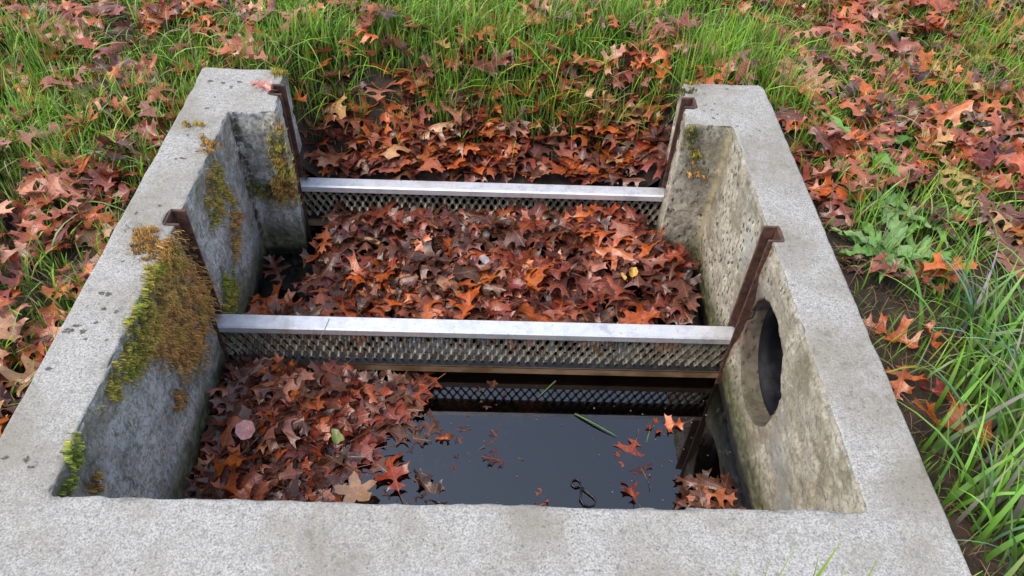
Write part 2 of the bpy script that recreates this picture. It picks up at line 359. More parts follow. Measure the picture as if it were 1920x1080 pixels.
# ------------------------------------------------------------------ concrete basin
def build_basin():
    d = .026
    plan = [(XL0, YF0), (XR1, YF0), (XR1, YB1-.025), (XR1-.012, YB1), (PXR+.022, YB1),
            (PXR+.016, S2[1]), (PXR+.016+d, S2[1]), (PXR+.016+d, S2[0]), (PXR+.008, S2[0]),
            (PXR, YB0), (XR0, YB0), (XR0, S1[1]), (XR0+d, S1[1]), (XR0+d, S1[0]), (XR0, S1[0]),
            (XR0, YF1), (XL1, YF1), (XL1, S1[0]), (XL1-d, S1[0]), (XL1-d, S1[1]), (XL1, S1[1]), (XL1, YB0),
            (PXL, YB0), (PXL-.01, S2[0]), (PXL-.01-d, S2[0]), (PXL-.01-d, S2[1]), (PXL-.014, S2[1]), (PXL-.018, YB1), (XL0+.006, YB1), (XL0, YB1-.02)]
    bm = bmesh.new(); vb = [bm.verts.new((x, y, -.80)) for x, y in plan]; vt = [bm.verts.new((x, y, 0)) for x, y in plan]
    n = len(plan)
    for i in range(n): bm.faces.new((vb[i], vb[(i+1) % n], vt[(i+1) % n], vt[i]))
    bm.faces.new(vt); bm.faces.new(vb[::-1])
    o = link('concrete_basin', bm_mesh('basin_rough', bm))
    bm = bmesh.new(); bmesh.ops.create_cone(bm, cap_ends=True, segments=48, radius1=PIPE_R, radius2=PIPE_R, depth=.5)
    bmesh.ops.rotate(bm, verts=bm.verts, cent=(0, 0, 0), matrix=Matrix.Rotation(PI/2, 3, 'Y'))
    bmesh.ops.translate(bm, verts=bm.verts, vec=(XR0+.1, PIPE_Y, PIPE_Z))
    cut = link('cutter', bm_mesh('cutter', bm))
    b = o.modifiers.new('hole', 'BOOLEAN'); b.object = cut; b.operation = 'DIFFERENCE'; b.solver = 'EXACT'
    r = o.modifiers.new('vox', 'REMESH'); r.mode = 'VOXEL'; r.voxel_size = .0055; r.use_smooth_shade = True
    dg = bpy.context.evaluated_depsgraph_get(); me = bpy.data.meshes.new_from_object(o.evaluated_get(dg))
    o.modifiers.clear(); bpy.data.objects.remove(cut); old = o.data; o.data = me; bpy.data.meshes.remove(old)
    nv = len(me.vertices); V = np.empty(nv*3, np.float32); me.vertices.foreach_get('co', V); V = V.reshape(-1, 3).astype(float)
    N = np.empty(nv*3, np.float32); me.vertices.foreach_get('normal', N); N = N.reshape(-1, 3).astype(float)
    side = 1-np.abs(N[:, 2])
    amp = np.where(N[:, 2] > .6, .0016, .0042)
    disp = amp*(fbm3(V*28, 4)-.5)*2 + .010*(fbm3(V*np.array([6, 6, 3.]), 3)-.5)*np.clip(side*2, 0.1, 1)
    edge = sstep(-.03, 0, V[:, 2])*np.clip(1-np.abs(N[:, 2]*2-1)*1.2, 0, 1)     # worn top arrises
    disp -= edge*(.004 + .016*sstep(.5, .72, fbm3(V*34, 3)))
    inner = (N[:, 2] < .4) & (V[:, 0] > XL1-.02) & (V[:, 0] < XR0+.02) & (V[:, 1] > YF1-.02)
    pits = sstep(.60, .72, fbm3(V*np.array([55, 55, 38.]), 2))
    disp -= np.where(inner, .0035*pits, 0)
    V += N*disp[:, None]
    # hollow pipe mouth worn towards the water, left pier broken back below its ledge
    r = np.hypot(V[:, 1]-PIPE_Y, V[:, 2]-PIPE_Z)
    m = (V[:, 0] > XR0-.02) & (V[:, 0] < XR0+.03)
    m = (V[:, 0] > XR0-.03) & (V[:, 0] < XR0+.06)
    ang = np.clip(.25+1.1*((V[:, 1]-PIPE_Y)*.85-(V[:, 2]-PIPE_Z)*.25)/np.maximum(r, .01), 0, 1)
    V[:, 0] += np.where(m & (r < .25), .009*sstep(.21, .143, r)*ang*np.clip(1-(V[:, 0]-XR0)/.036, 0, 1), 0)
    led = (V[:, 0] < PXL+.02) & (V[:, 0] > XL1) & (np.abs(V[:, 1]-YB0) < .03)
    V[:, 1] += np.where(led, .016*sstep(-.222, -.245, V[:, 2]+.012*(fbm3(V*22, 2)-.5)), 0)
    me.vertices.foreach_set('co', V.astype(np.float32).ravel()); me.polygons.foreach_set('use_smooth', np.ones(len(me.polygons), bool))
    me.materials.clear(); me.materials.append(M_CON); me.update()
    tag(o, 'weathered grey concrete catch basin with open back and a round pipe hole', 'catch basin')
    bm = bmesh.new(); bm_box(bm, XL1-.02, XR0+.02, YF1-.02, 2.0, -.74, -.64)
    link('floor_slab', bm_mesh('floor_slab', bm), M_SILT, o)
    return o
basin = build_basin()

def channel(name, xw, sgn, y0, y1, zb):
    """steel U lining a slot: xw = wall face, sgn = direction into the wall"""
    t = .0045; dp = .031
    bm = bmesh.new(); xi = xw - sgn*.004; xo = xw + sgn*dp
    def bx(a, b, c, e, z1): bm_box(bm, min(a, b), max(a, b), c, e, zb, z1)
    bx(xo-sgn*t*1.4, xo-sgn*.001, y0-t*.3, y1+t*.3, .003)
    bx(xi, xo-sgn*t*1.4, y0-t*.3, y0+t, .002); bx(xi, xo-sgn*t*1.4, y1-t, y1+t*.3, .002)
    bmesh.ops.bevel(bm, geom=bm.edges[:], offset=.0012, segments=1, affect='EDGES')
    link('guide_channel', bm_mesh('guide_channel', bm), M_RUST, basin)
channel('', XL1+.004, -1, *S1, -.62); channel('', XR0-.004, 1, *S1, -.62)
channel('', PXL-.008, -1, *S2, -.56); channel('', PXR+.014, 1, *S2, -.56)

# drain pipe
def build_pipe():
    rad = [(0, .1395), (.03, .139), (.08, .138), (.12, .139), (.2, .138), (.6, .138)]
    n = 48; V = []; Fc = []
    for i, (a, r) in enumerate(rad):
        for k in range(n):
            an = 2*PI*k/n; V.append((a, r*math.cos(an), r*math.sin(an)))
    for i in range(len(rad)-1):
        for k in range(n): Fc.append((i*n+k, i*n+(k+1) % n, (i+1)*n+(k+1) % n, (i+1)*n+k))
    Fc.append(tuple(range((len(rad)-1)*n, len(rad)*n)))
    me = bpy.data.meshes.new('drain_pipe'); me.from_pydata(V, [], Fc); me.polygons.foreach_set('use_smooth', np.ones(len(me.polygons), bool))
    o = link('drain_pipe', me, M_PIPE); o.location = (XR0+.05, PIPE_Y, PIPE_Z)
    m = o.modifiers.new('thickness', 'SOLIDIFY'); m.thickness = .005; m.offset = -1
    tag(o, 'black plastic drain pipe set in the round hole of the right wall', 'pipe')
build_pipe()

# ------------------------------------------------------------------ water
bm = bmesh.new(); bm_box(bm, XL1-.015, XR0+.015, YF1-.015, 2.0, ZW-.004, ZW)
for f in [f for f in bm.faces if f.calc_center_median().z < ZW-.001]: bm.faces.remove(f)
tag(link('water', bm_mesh('water', bm), M_WATER), kind='structure')

# ------------------------------------------------------------------ screens
def build_screen(label, xl, xr, yc, half, ztop, zmesh, zrail):
    e = empty('trash_screen', ((xl+xr)/2, yc, zrail)); tag(e, label, 'screen')
    L = Vector(e.location)
    def add(name, bm, mat, sm=False):
        bmesh.ops.translate(bm, verts=bm.verts, vec=-L); return link(name, bm_mesh(name, bm, sm), mat, e)
    # top bar: folded angle with lips
    t = .003; bm = bmesh.new(); prof = [(-half, -.021), (-half, -.004), (-half+.004, 0), (half-.004, 0), (half, -.004), (half, -.021), (half-t, -.021), (half-t, -.006), (half-.006, -t), (-half+.006, -t), (-half+t, -.006), (-half+t, -.021)]
    ends = []
    for x, cut in ((xl, 0), (xl+.004, 1), (xr-.006, 1), (xr, 0)):
        k = .004 if not cut else 0
        ends.append([bm.verts.new((x, yc+py*(1-k*4), ztop+pz-k*.4)) for py, pz in prof])
    for a, b in zip(ends[:-1], ends[1:]):
        for i in range(len(prof)): bm.faces.new((a[i], a[(i+1) % len(prof)], b[(i+1) % len(prof)], b[i]))
    bm.faces.new(ends[0]); bm.faces.new(ends[-1][::-1])
    add('top_bar', bm, M_ALU)
    # bottom rail with ledge and lip
    bm = bmesh.new(); bm_box(bm, xl+.002, xr-.002, yc-.024, yc+.024, zmesh-.027, zmesh)
    bmesh.ops.bevel(bm, geom=bm.edges[:], offset=.003, segments=2, affect='EDGES'); add('bottom_rail', bm, M_RAIL)
    # expanded metal: zig-zag strands welded at the bonds, tilted like louvres
    V = []; Fc = []; pw = .0235; ph = .044; rows = int(math.ceil((ztop-.006-zmesh)/(ph/2)))+1; nx = int((xr-xl)/pw*2)
    pts = []
    for r in range(rows):
        zc = ztop-.004 - r*ph/2
        for i in range(nx+1):
            x = xl+.004 + i*pw/2
            up = (i + r) % 2
            for q, fx in ((0, -.16), (1, .16)):
                xx = x + fx*pw/2; dz = (ph/4-.0018)*(1 if up else -1)
                if not (xl < xx < xr): xx = min(max(xx, xl+.001), xr-.001)
                z0 = zc + dz
                j = .0006*math.sin(i*12.9+r*7.7)
                pts.append((r, xx, z0, j))
    # ribbon with a rectangular section
    per = (nx+1)*2; wz, wy, th = .0056, .0054, .0018
    for r in range(rows):
        base = len(V)
        for i in range(per):
            _, xx, z0, j = pts[r*per+i]
            for sy, sz in ((-1, -1), (1, 1)):
                for k in (-1, 1):
                    V.append((xx, yc + sy*wy/1. + k*th*.6 + j, min(max(z0 + sz*wz*.75 - k*th, zmesh-.006), ztop-.0045)))
        for i in range(per-1):
            a = base+i*4; b = a+4
            # order per station: 0 low-front,1 low-back,2 high-front,3 high-back
            for p, q in ((0, 2), (2, 3), (3, 1), (1, 0)): Fc.append((a+p, a+q, b+q, b+p))
    me = bpy.data.meshes.new('expanded_mesh'); me.from_pydata([tuple(Vector(v)-L) for v in V], [], Fc)
    link('expanded_mesh', me, M_MESH, e)
    # folded side stiles that ride in the guide channels
    for x0 in (xl-.016, xr+.004):
        bm = bmesh.new(); bm_box(bm, x0, x0+.012, yc-.012, yc+.012, zmesh-.025, ztop-.006); add('side_stile', bm, M_RUST)
    return e
build_screen('silvery barred mesh screen nearest the front wall, standing in dark open water', XL1-.012, XR0+.008, 1.2455, .0225, -.333, -.468, -.495)
build_screen('silvery barred mesh screen at the open back of the basin, leaves on both sides', PXL-.016, PXR+.018, 1.7645, .0215, -.303, -.430, -.457)

# ------------------------------------------------------------------ oak leaves
HALF = [(0., .006), (.035, .02), (.07, .085), (.085, .19), (.075, .26), (.135, .20), (.165, .115), (.20, .05), (.25, .04),
        (.29, .075), (.33, .17), (.335, .29), (.31, .40), (.385, .345), (.425, .355), (.475, .46), (.475, .33), (.465, .22), (.475, .115), (.515, .055),
        (.575, .05), (.615, .10), (.655, .20), (.67, .265), (.665, .33), (.73, .275), (.80, .335), (.785, .235), (.765, .13), (.785, .07), (.83, .052),
        (.875, .075), (.91, .135), (.965, .165), (.945, .085), (.965, .035), (1.04, .0)]
def leaf_geom(seed, flat=1.0, slim=1.0):
    r = random.Random(seed)
    wd = r.uniform(.78, 1.15)*slim; ls, rs = r.uniform(.85, 1.1)*wd, r.uniform(.85, 1.1)*wd; full = r.choice([0, 0, 0, .1, .2, .38])
    drop = r.random()
    def side(sgn, k):
        a, b = r.uniform(0, 6), r.uniform(4, 8); out = []
        for t, w in HALF:
            env = .33*math.sin(PI*min(1, max(0, t))**.85)**.8 if 0 < t < 1 else 0
            ww = (w*(1-full)+env*full)*k*(1+.16*math.sin(a+b*t)); tt = t + .02*math.sin(a*2+b*1.7*t) + w*r.uniform(-.02, .02)
            out.append((sgn*ww, tt))
        return out
    R = side(1, rs); Lf = side(-1, ls)
    poly = R[:-1] + [(0, 1.04)] + Lf[:-1][::-1]
    inner = [(0, t) for t in (.08, .16, .24, .32, .40, .48, .56, .64, .72, .80, .88, .95)]
    for t, w in ((.115, .13), (.37, .18), (.42, .27), (.70, .16), (.75, .23)): inner += [(w*rs, t), (-w*ls, t)]
    pts = [Vector(p) for p in poly]; n = len(pts)
    vv, ee, ff, _, _, _ = mgeo.delaunay_2d_cdt(pts + [Vector(p) for p in inner], [], [list(range(n))], 1, 1e-5)
    W = np.array([(v.x, v.y) for v in vv]); tris = []
    for f in ff: tris += [(f[0], f[i], f[i+1]) for i in range(1, len(f)-1)]
    tris = np.array(tris)
    a = W[tris]; ar = (a[:,1,0]-a[:,0,0])*(a[:,2,1]-a[:,0,1])-(a[:,2,0]-a[:,0,0])*(a[:,1,1]-a[:,0,1])
    tris[ar < 0] = tris[ar < 0][:, ::-1]
    u, t = W[:, 0], W[:, 1]-.5
    c1 = r.uniform(-.5, .75); c2 = r.uniform(-.7, 1.6); c3 = r.uniform(-1.2, 2.8); c4 = r.uniform(-.1, .45); c5 = r.uniform(-1.1, 1.1); p1, p2 = r.uniform(0, 6), r.uniform(0, 6)
    z = c1*t*t + c2*u*u + c3*np.maximum(0, np.abs(u)-.22)**2*2 + c4*np.abs(u) + c5*u*t + .035*np.sin(9*t+p1+5*u) + .03*np.sin(11*u+p2-6*t)
    z = z*flat; z = .24*np.tanh(z/.24)
    sh = 1/(1+.8*np.abs(c2*flat)*np.abs(u))
    V = np.stack([u*sh, t, z-np.median(z)], 1)
    return V, tris, np.stack([u, W[:, 1]], 1)
NVAR = 44
VAR = [leaf_geom(100+i) for i in range(NVAR)] + [leaf_geom(300+i, .22) for i in range(6)] + [leaf_geom(400+i, 1.9, .85) for i in range(8)]
I_FLAT = list(range(NVAR, NVAR+6)); I_CURL = list(range(NVAR+6, NVAR+14)); I_ANY = list(range(NVAR))
VMESH = [mesh_np('oak_leaf_blade', v, t, uv=uv) for v, t, uv in VAR]
for m_ in VMESH: m_.materials.append(M_LEAF)
def stalk_mesh(i):
    v, t, uv = VAR[i]; k = int(np.argmin(np.abs(uv[:, 0])+np.abs(uv[:, 1]))); p = v[k]; r = random.Random(i*7)
    b, c = r.uniform(-.12, .12), r.uniform(-.06, .12)
    pts = [(p[0]+b*s*s, p[1]+.03-.36*s, p[2]+c*s*s) for s in (0, .25, .5, .75, 1)]
    me = tube_mesh('leaf_stalk', pts, [.011, .009, .008, .009, .013], 5); me.materials.append(M_STEM); return me
SMESH = [stalk_mesh(i) for i in range(len(VAR))]

PAL = {'rust orange': (.56, .115, .018), 'reddish brown': (.27, .044, .017), 'dark purple': (.06, .020, .020), 'pinkish tan': (.46, .185, .12),
       'copper': (.42, .095, .028), 'pale tan': (.54, .30, .14), 'maroon': (.19, .025, .021), 'chocolate brown': (.045, .019, .012)}
leaves = []      # dicts: var, loc, rot(Matrix 3x3), s, colname, rgb, region
def add_leaf(x, y, z, s, tilt, colname, region, var=None, yaw=None, label=None, tiltdir=None, flip=None):
    r = random
    var = r.choice(I_ANY) if var is None else var
    yaw = r.uniform(0, 2*PI) if yaw is None else yaw
    td = r.uniform(0, 2*PI) if tiltdir is None else tiltdir
    m = Matrix.Rotation(tilt, 3, Vector((math.cos(td), math.sin(td), 0))) @ Matrix.Rotation(yaw, 3, 'Z')
    if (r.random() < .4 if flip is None else flip): m = m @ Matrix.Rotation(PI, 3, 'Y')
    j = r.uniform(.72, 1.28); c = PAL[colname]; c = tuple(min(.8, k*j*r.uniform(.88, 1.12)) for k in c)
    leaves.append(dict(var=var, loc=(x, y, z), m=m, s=s, cn=colname, rgb=c, region=region, label=label))
def pick(w):
    return random.choices(list(w), list(w.values()))[0]
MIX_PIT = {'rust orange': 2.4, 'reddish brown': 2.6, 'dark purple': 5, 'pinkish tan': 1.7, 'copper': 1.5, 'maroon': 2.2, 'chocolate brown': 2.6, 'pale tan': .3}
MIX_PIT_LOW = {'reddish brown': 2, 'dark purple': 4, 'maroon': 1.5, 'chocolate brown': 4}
MIX_LAWN = {'rust orange': 2.6, 'reddish brown': 4, 'dark purple': 1.8, 'pinkish tan': 1.5, 'copper': 3.4, 'maroon': 2.2, 'pale tan': .6, 'chocolate brown': .8}
MIX_LIT = {'rust orange': 2.6, 'reddish brown': 3, 'pinkish tan': 2.2, 'copper': 3, 'pale tan': .8, 'maroon': 2, 'dark purple': 1.6}

# back chamber: a full raft of leaves, heaped against the rear screen
def clear_pit(x, y, m=.05):
    if not (XL1+m < x < XR0-m and YF1+m < y < 1.74): return False
    if abs(y-1.2455) < .035+m*.6: return False
    if y > YB0-m and not (PXL+m < x < PXR-m): return False
    return True
def pile_back(x, y):
    return -.498 + .05*sstep(1.45, 1.62, y) + .035*sstep(1.62, 1.72, y) + .035*sstep(.15, .4, x)*sstep(1.4, 1.6, y) + .03*(fbm2(np.array([x]), np.array([y]), 7, 2, 2.)[0]-.5)
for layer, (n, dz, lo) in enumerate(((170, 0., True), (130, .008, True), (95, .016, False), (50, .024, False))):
    k = 0; tries = 0
    while k < n and tries < 6000:
        tries += 1
        x, y = random.uniform(XL1, XR0), random.uniform(1.28, 1.735)
        if not clear_pit(x, y, .045): continue
        if x < -.50 and 1.45 < y and random.random() < .9: continue          # open dark corner by the left pier
        if x < -.35 and y < 1.36 and layer > 1 and random.random() < .6: continue
        if y < 1.40 and x > -.38 and random.random() < .94: continue
        if random.random() < .5*float(sstep(.44, .36, fbm2(np.array([x]), np.array([y]), 5.5, 2, 55.)[0])): continue
        mixw = MIX_PIT_LOW if lo else MIX_PIT
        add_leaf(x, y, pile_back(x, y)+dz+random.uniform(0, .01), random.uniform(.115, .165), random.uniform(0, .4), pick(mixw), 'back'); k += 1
# front chamber: raft against the left wall
def pile_edge(y):                                     # right-hand edge of the raft
    return float(np.interp(y, [.58, .84, .90, .95, 1.0, 1.05, 1.12, 1.2], [-.32, -.27, -.35, -.32, -.28, -.23, -.19, -.15]))
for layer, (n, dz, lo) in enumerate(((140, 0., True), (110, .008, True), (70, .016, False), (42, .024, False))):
    k = 0; tries = 0
    while k < n and tries < 6000:
        tries += 1
        x, y = random.uniform(XL1, .1), random.uniform(.62, 1.2)
        if not clear_pit(x, y, .05 if layer else .04): continue
        e = pile_edge(y) - layer*.035 + random.uniform(-.05, .03)
        if x > e: continue
        h = -.509 + .022*sstep(.12, .45, e-x) + .03*sstep(.95, 1.15, y)*sstep(-.3, -.5, x)
        tl = random.uniform(0, .5)*(.35+.65*float(sstep(0, .2, e-x)))
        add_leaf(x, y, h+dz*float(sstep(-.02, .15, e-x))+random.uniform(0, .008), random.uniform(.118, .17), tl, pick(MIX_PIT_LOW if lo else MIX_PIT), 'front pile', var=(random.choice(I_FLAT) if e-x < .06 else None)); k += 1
for i in range(34):                                   # strays adrift, half sunk along the raft edge
    y = random.uniform(.8, 1.19); x = pile_edge(y) + abs(random.gauss(0, .11)) + .02
    if clear_pit(x, y, .06): add_leaf(x, y, ZW-.004+random.uniform(-.012, .006), random.uniform(.07, .13), random.uniform(0, .1), pick({'dark purple': 2, 'chocolate brown': 3}), 'adrift', var=random.choice(I_FLAT))
# small heap in the near right corner
for i in range(16):
    x, y = random.uniform(.47, .56), random.uniform(.80, .92)
    add_leaf(x, y, -.512+.0016*i, random.uniform(.08, .12), random.uniform(0, .3), pick({'rust orange': 1, 'copper': 1} if i == 15 else {'dark purple': 3, 'chocolate brown': 3, 'maroon': 1}), 'corner')
# leaf-filled hollow behind the rear screen
for layer, (n, dz) in enumerate(((150, .0), (130, .014), (120, .028))):
    for i in range(n):
        x, y = random.uniform(PXL+.01, PXR+.02), random.uniform(1.825, 2.14)
        if random.random() < sstep(1.96, 2.14, y)*.8: continue
        z = float(ground_z(np.array([x]), np.array([y]))[0])
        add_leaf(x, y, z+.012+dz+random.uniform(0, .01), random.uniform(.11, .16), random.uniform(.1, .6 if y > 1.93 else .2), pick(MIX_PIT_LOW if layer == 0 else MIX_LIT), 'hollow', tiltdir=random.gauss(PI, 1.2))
# lawn
def lawn_density(x, y):
    d = 120.
    if x < XL0:
        d = 330 + 260*float(sstep(1.5, 1.0, y)) + 120*float(sstep(-.95, -.82, x))
        if y > 1.75: d = 330
    elif x > XR1:
        d = 60 if y < 1.15 else (210 if y < 1.45 else 430)
        if y > 1.5: d += 170*float(sstep(.95, 1.5, x))
        if y < 1.25: d *= .45 if x < 1.3 else 1.2
    else: d = 250
    if y > 1.9 and -.6 < x < .75: d = 270
    return d
def lawn_ok(x, y, m=.035):
    if XL0-m < x < XR1+m and YF0-m < y < YB1+m: return False
    if PXL-.02 < x < PXR+.02 and y < 2.05: return False
    if .86 < x < 1.12 and 1.25 < y < 1.5 and random.random() < .7: return False
    return True
DMAX = 760.; area = 5.4*3.6
LX_, LY_ = rng.uniform(-2.6, 2.8, int(DMAX*area)), rng.uniform(-.3, 3.3, int(DMAX*area))
LPAT = 1.1 - .45*sstep(.35, .65, fbm2(LX_, LY_, 5.5, 3, 21.)) + .8*(fbm2(LX_, LY_, 13, 2, 41.)-.5)
for i in range(int(DMAX*area)):
    x, y = LX_[i], LY_[i]
    if random.random() > lawn_density(x, y)/DMAX*LPAT[i] or not lawn_ok(x, y): continue
    z = float(ground_z(np.array([x]), np.array([y]))[0])
    near = min(abs(x-XL0), abs(x-XR1)) < .10 and y < 1.95
    lift = random.uniform(.01, .035) if near else (random.uniform(.03, .09) if (y > 1.9 and abs(x) < .75) else random.uniform(.02, .075))
    add_leaf(x, y, z+lift, random.uniform(.075, .132), random.uniform(.05, .35 if near else .7), pick(MIX_LAWN), 'lawn')

# leaves that stand out one by one: (px, py, plane z, size, yaw deg, tilt, colour, variant pool, label)
HERO = [
 (488, 158, .012, .075, 60, .12, 'pinkish tan', I_ANY, 'pink oak leaf lying on top of the left pier beside its rusty slot'),
 (572, 326, -.292, .05, 200, .1, 'dark purple', I_FLAT, 'small dark curled leaf on the left end of the rear silvery bar'),
 (835, 820, -.508, .05, 100, .35, 'rust orange', I_CURL, 'small orange curled leaf floating alone just right of the leaf raft'),
 (1248, 797, -.508, .095, 95, .15, 'rust orange', I_CURL, 'orange brown leaf floating at the edge of the dark wall reflection'),
 (1180, 850, -.514, .085, 150, .10, 'reddish brown', I_FLAT, 'dark half sunken leaf with an orange tip floating on open water'),
 (1200, 875, -.516, .08, 20, .10, 'dark purple', I_FLAT, 'dark sunken oak leaf just below the orange tipped one on open water'),
 (1183, 915, -.510, .075, 10, .55, 'reddish brown', I_CURL, 'narrow folded brown leaf standing edge up in the water near the front wall'),
 (942, 830, -.516, .085, 40, .08, 'dark purple', I_FLAT, 'sunken brown oak leaf in the middle of the open water'),
 (935, 862, -.515, .08, 80, .12, 'dark purple', I_FLAT, 'wet dark leaf showing two ridges above the middle of the open water'),
 (868, 872, -.516, .085, 140, .06, 'dark purple', I_FLAT, 'faint submerged leaf with a long stalk left of the open water centre'),
 (1015, 935, -.512, .06, 0, .3, 'copper', I_CURL, 'small copper leaf with upright stalk touching the front wall edge'),
 (805, 915, -.505, .12, 40, .3, 'chocolate brown', I_CURL, 'dark brown curled leaf arching over the water by the front wall'),
 (735, 880, -.505, .13, 20, .2, 'reddish brown', I_ANY, 'long reddish leaf at the outer corner of the front leaf raft'),
 (430, 870, -.455, .15, 115, .5, 'rust orange', I_ANY, 'large orange brown leaf propped against the green left wall'),
 (445, 925, -.45, .13, 70, .45, 'rust orange', I_CURL, 'bright orange folded leaf at the front wall by the left wall'),
 (535, 705, -.44, .14, 30, .3, 'rust orange', I_ANY, 'bright orange leaf under the front bar on the leaf raft'),
 (875, 565, -.45, .14, 350, .35, 'rust orange', I_ANY, 'orange oak leaf arched just behind the front bar'),
 (990, 520, -.44, .16, 200, .3, 'rust orange', I_ANY, 'largest bright orange leaf in the middle of the back chamber'),
 (960, 475, -.43, .13, 90, .25, 'copper', I_CURL, 'copper star shaped leaf above the largest orange one in the back chamber'),
 (765, 420, -.43, .13, 20, .25, 'rust orange', I_ANY, 'orange leaf propped against the rear mesh left of the middle'),
 (1160, 410, -.42, .12, 250, .2, 'copper', I_ANY, 'copper leaf propped against the rear mesh near the right pier'),
 (600, 470, -.44, .14, 160, .35, 'rust orange', I_ANY, 'orange leaf with yellow midrib beside the dark gap at the left pier'),
 (800, 470, -.45, .12, 40, .3, 'pale tan', I_ANY, 'olive tan ragged leaf left of the middle in the back chamber'),
 (1785, 790, -.02, .16, 75, .25, 'rust orange', I_ANY, 'large orange brown leaf on bare soil right of the basin'),
 (1690, 710, -.055, .085, 150, .3, 'rust orange', I_ANY, 'small orange leaf touching the right wall beside bare soil'),
 (1755, 730, -.055, .09, 80, .4, 'maroon', I_CURL, 'maroon curled leaf behind the large orange one right of the basin'),
 (1745, 625, -.05, .07, 30, .5, 'rust orange', I_CURL, 'small folded orange leaf in sparse grass right of the pipe hole'),
 (1740, 520, -.01, .10, 60, .6, 'reddish brown', I_CURL, 'narrow rust red leaf caught upright in grass near the weeds'),
 (1530, 140, -.02, .14, 10, .35, 'pale tan', I_ANY, 'pale peach oak leaf brightest on the grass behind the right pier'),
 (1620, 215, -.02, .15, 240, .3, 'rust orange', I_ANY, 'large bright orange leaf on the lawn right of the right pier'),
 (1640, 260, -.03, .13, 130, .3, 'pinkish tan', I_ANY, 'peach oak leaf just below the large bright orange one'),
 (1800, 165, -.04, .14, 100, .3, 'pinkish tan', I_ANY, 'broad pink oak leaf near the top right of the lawn'),
 (1200, 800, -.53, .10, 30, .05, 'chocolate brown', I_FLAT, 'nearly black leaf under the water below the floating grass blade'),
]
for px, py, z, s, yaw, tilt, cn, pool, lab in HERO:
    p = at(px, py, z)
    add_leaf(p[0], p[1], z, s, tilt, cn, 'hero', var=pool[(px+py) % len(pool)], yaw=math.radians(yaw), label=lab, tiltdir=math.radians((px*7+py*3) % 360), flip=False)

# the 300 that show largest become things, the rest one mass of litter
def choose():
    loc = np.array([l['loc'] for l in leaves]); pr = project(loc)
    size = np.array([l['s'] for l in leaves])/pr[:, 2]
    vis = (pr[:, 0] > 10) & (pr[:, 0] < 1910) & (pr[:, 1] > 5) & (pr[:, 1] < 1060)
    score = np.where(vis, size, 0)
    for i, l in enumerate(leaves):
        if l['region'] == 'hero': score[i] = 9
        elif l['region'] in ('front pile', 'back', 'hollow'):
            d = loc - loc[i]; near = (np.hypot(d[:, 0], d[:, 1]) < .035) & (d[:, 2] > .006)
            score[i] *= .35**near.sum()
    return set(np.argsort(-score)[:300].tolist()), pr
chosen, prj = choose()
def where(l, p):
    x, y, z = l['loc']; rg = l['region']
    if rg == 'back':
        a = 'left' if x < -.3 else ('right' if x > .25 else 'middle')
        b = 'rear mesh' if y > 1.6 else ('front bar' if y < 1.4 else 'centre')
        return 'in back chamber, %s, near %s' % (a, b), 'leaves heaped in the back chamber'
    if rg == 'front pile':
        a = 'along the left wall' if x < -.52 else ('at the water edge' if x > pile_edge(y)-.12 else 'mid raft')
        b = 'under bar' if y > 1.08 else ('by front wall' if y < .93 else 'halfway')
        return 'in front raft %s, %s' % (a, b), 'leaves rafted in the front chamber'
    if rg == 'adrift': return 'adrift on the water beside the raft', 'stray leaves adrift'
    if rg == 'corner': return 'in the wet right water corner', 'leaves in the right water corner'
    if rg == 'hollow':
        a = 'by left pier' if x < -.25 else ('by right pier' if x > .2 else 'in the middle')
        return 'behind the rear bar, %s' % a, 'leaves in the hollow behind the basin'
    if x < XL0:
        b = 'beside lower left wall' if y < 1.25 else ('beside upper left wall' if y < 1.8 else 'beyond left pier')
        a = 'touching concrete' if x > -.95 and y < 1.87 else 'in grass'
        return '%s, %s' % (b, a), 'leaves on the lawn left of the basin'
    if x > XR1:
        b = 'beside near right wall' if y < 1.2 else ('past the weeds' if y < 1.6 else ('beside right pier' if y < 1.9 else 'beyond right pier'))
        a = 'close to concrete' if x < .95 else ('far right' if x > 1.35 else 'in grass')
        return '%s, %s' % (b, a), 'leaves on the lawn right of the basin'
    return 'in tall grass behind the basin, ' + ('left half' if x < 0 else 'right half'), 'leaves in the grass behind the basin'
LBL = {}
for i in sorted(chosen, key=lambda k: prj[k][0]):
    l = leaves[i]
    if l['label']: continue
    w, g = where(l, prj[i])
    shape = 'curled ' if l['var'] in I_CURL else ('flat ' if l['var'] in I_FLAT else '')
    size = 'large ' if l['s'] > .15 else ('small ' if l['s'] < .12 else '')
    l['group'] = g; LBL.setdefault('%s%s%s leaf %s' % (size, shape, l['cn'], w), []).append(i)
ORD = ['second', 'third', 'fourth', 'fifth', 'sixth', 'seventh', 'eighth', 'ninth', 'tenth', 'eleventh', 'twelfth']
for lab, ids in LBL.items():
    for k, i in enumerate(ids):
        if len(ids) > 1: leaves[i]['auto'] = lab + (', leftmost' if k == 0 else (', rightmost' if k == len(ids)-1 else ', %s' % ORD[k-1]))
        else: leaves[i]['auto'] = lab
LV, LF, LC, LU = [], [], [], []; off = 0
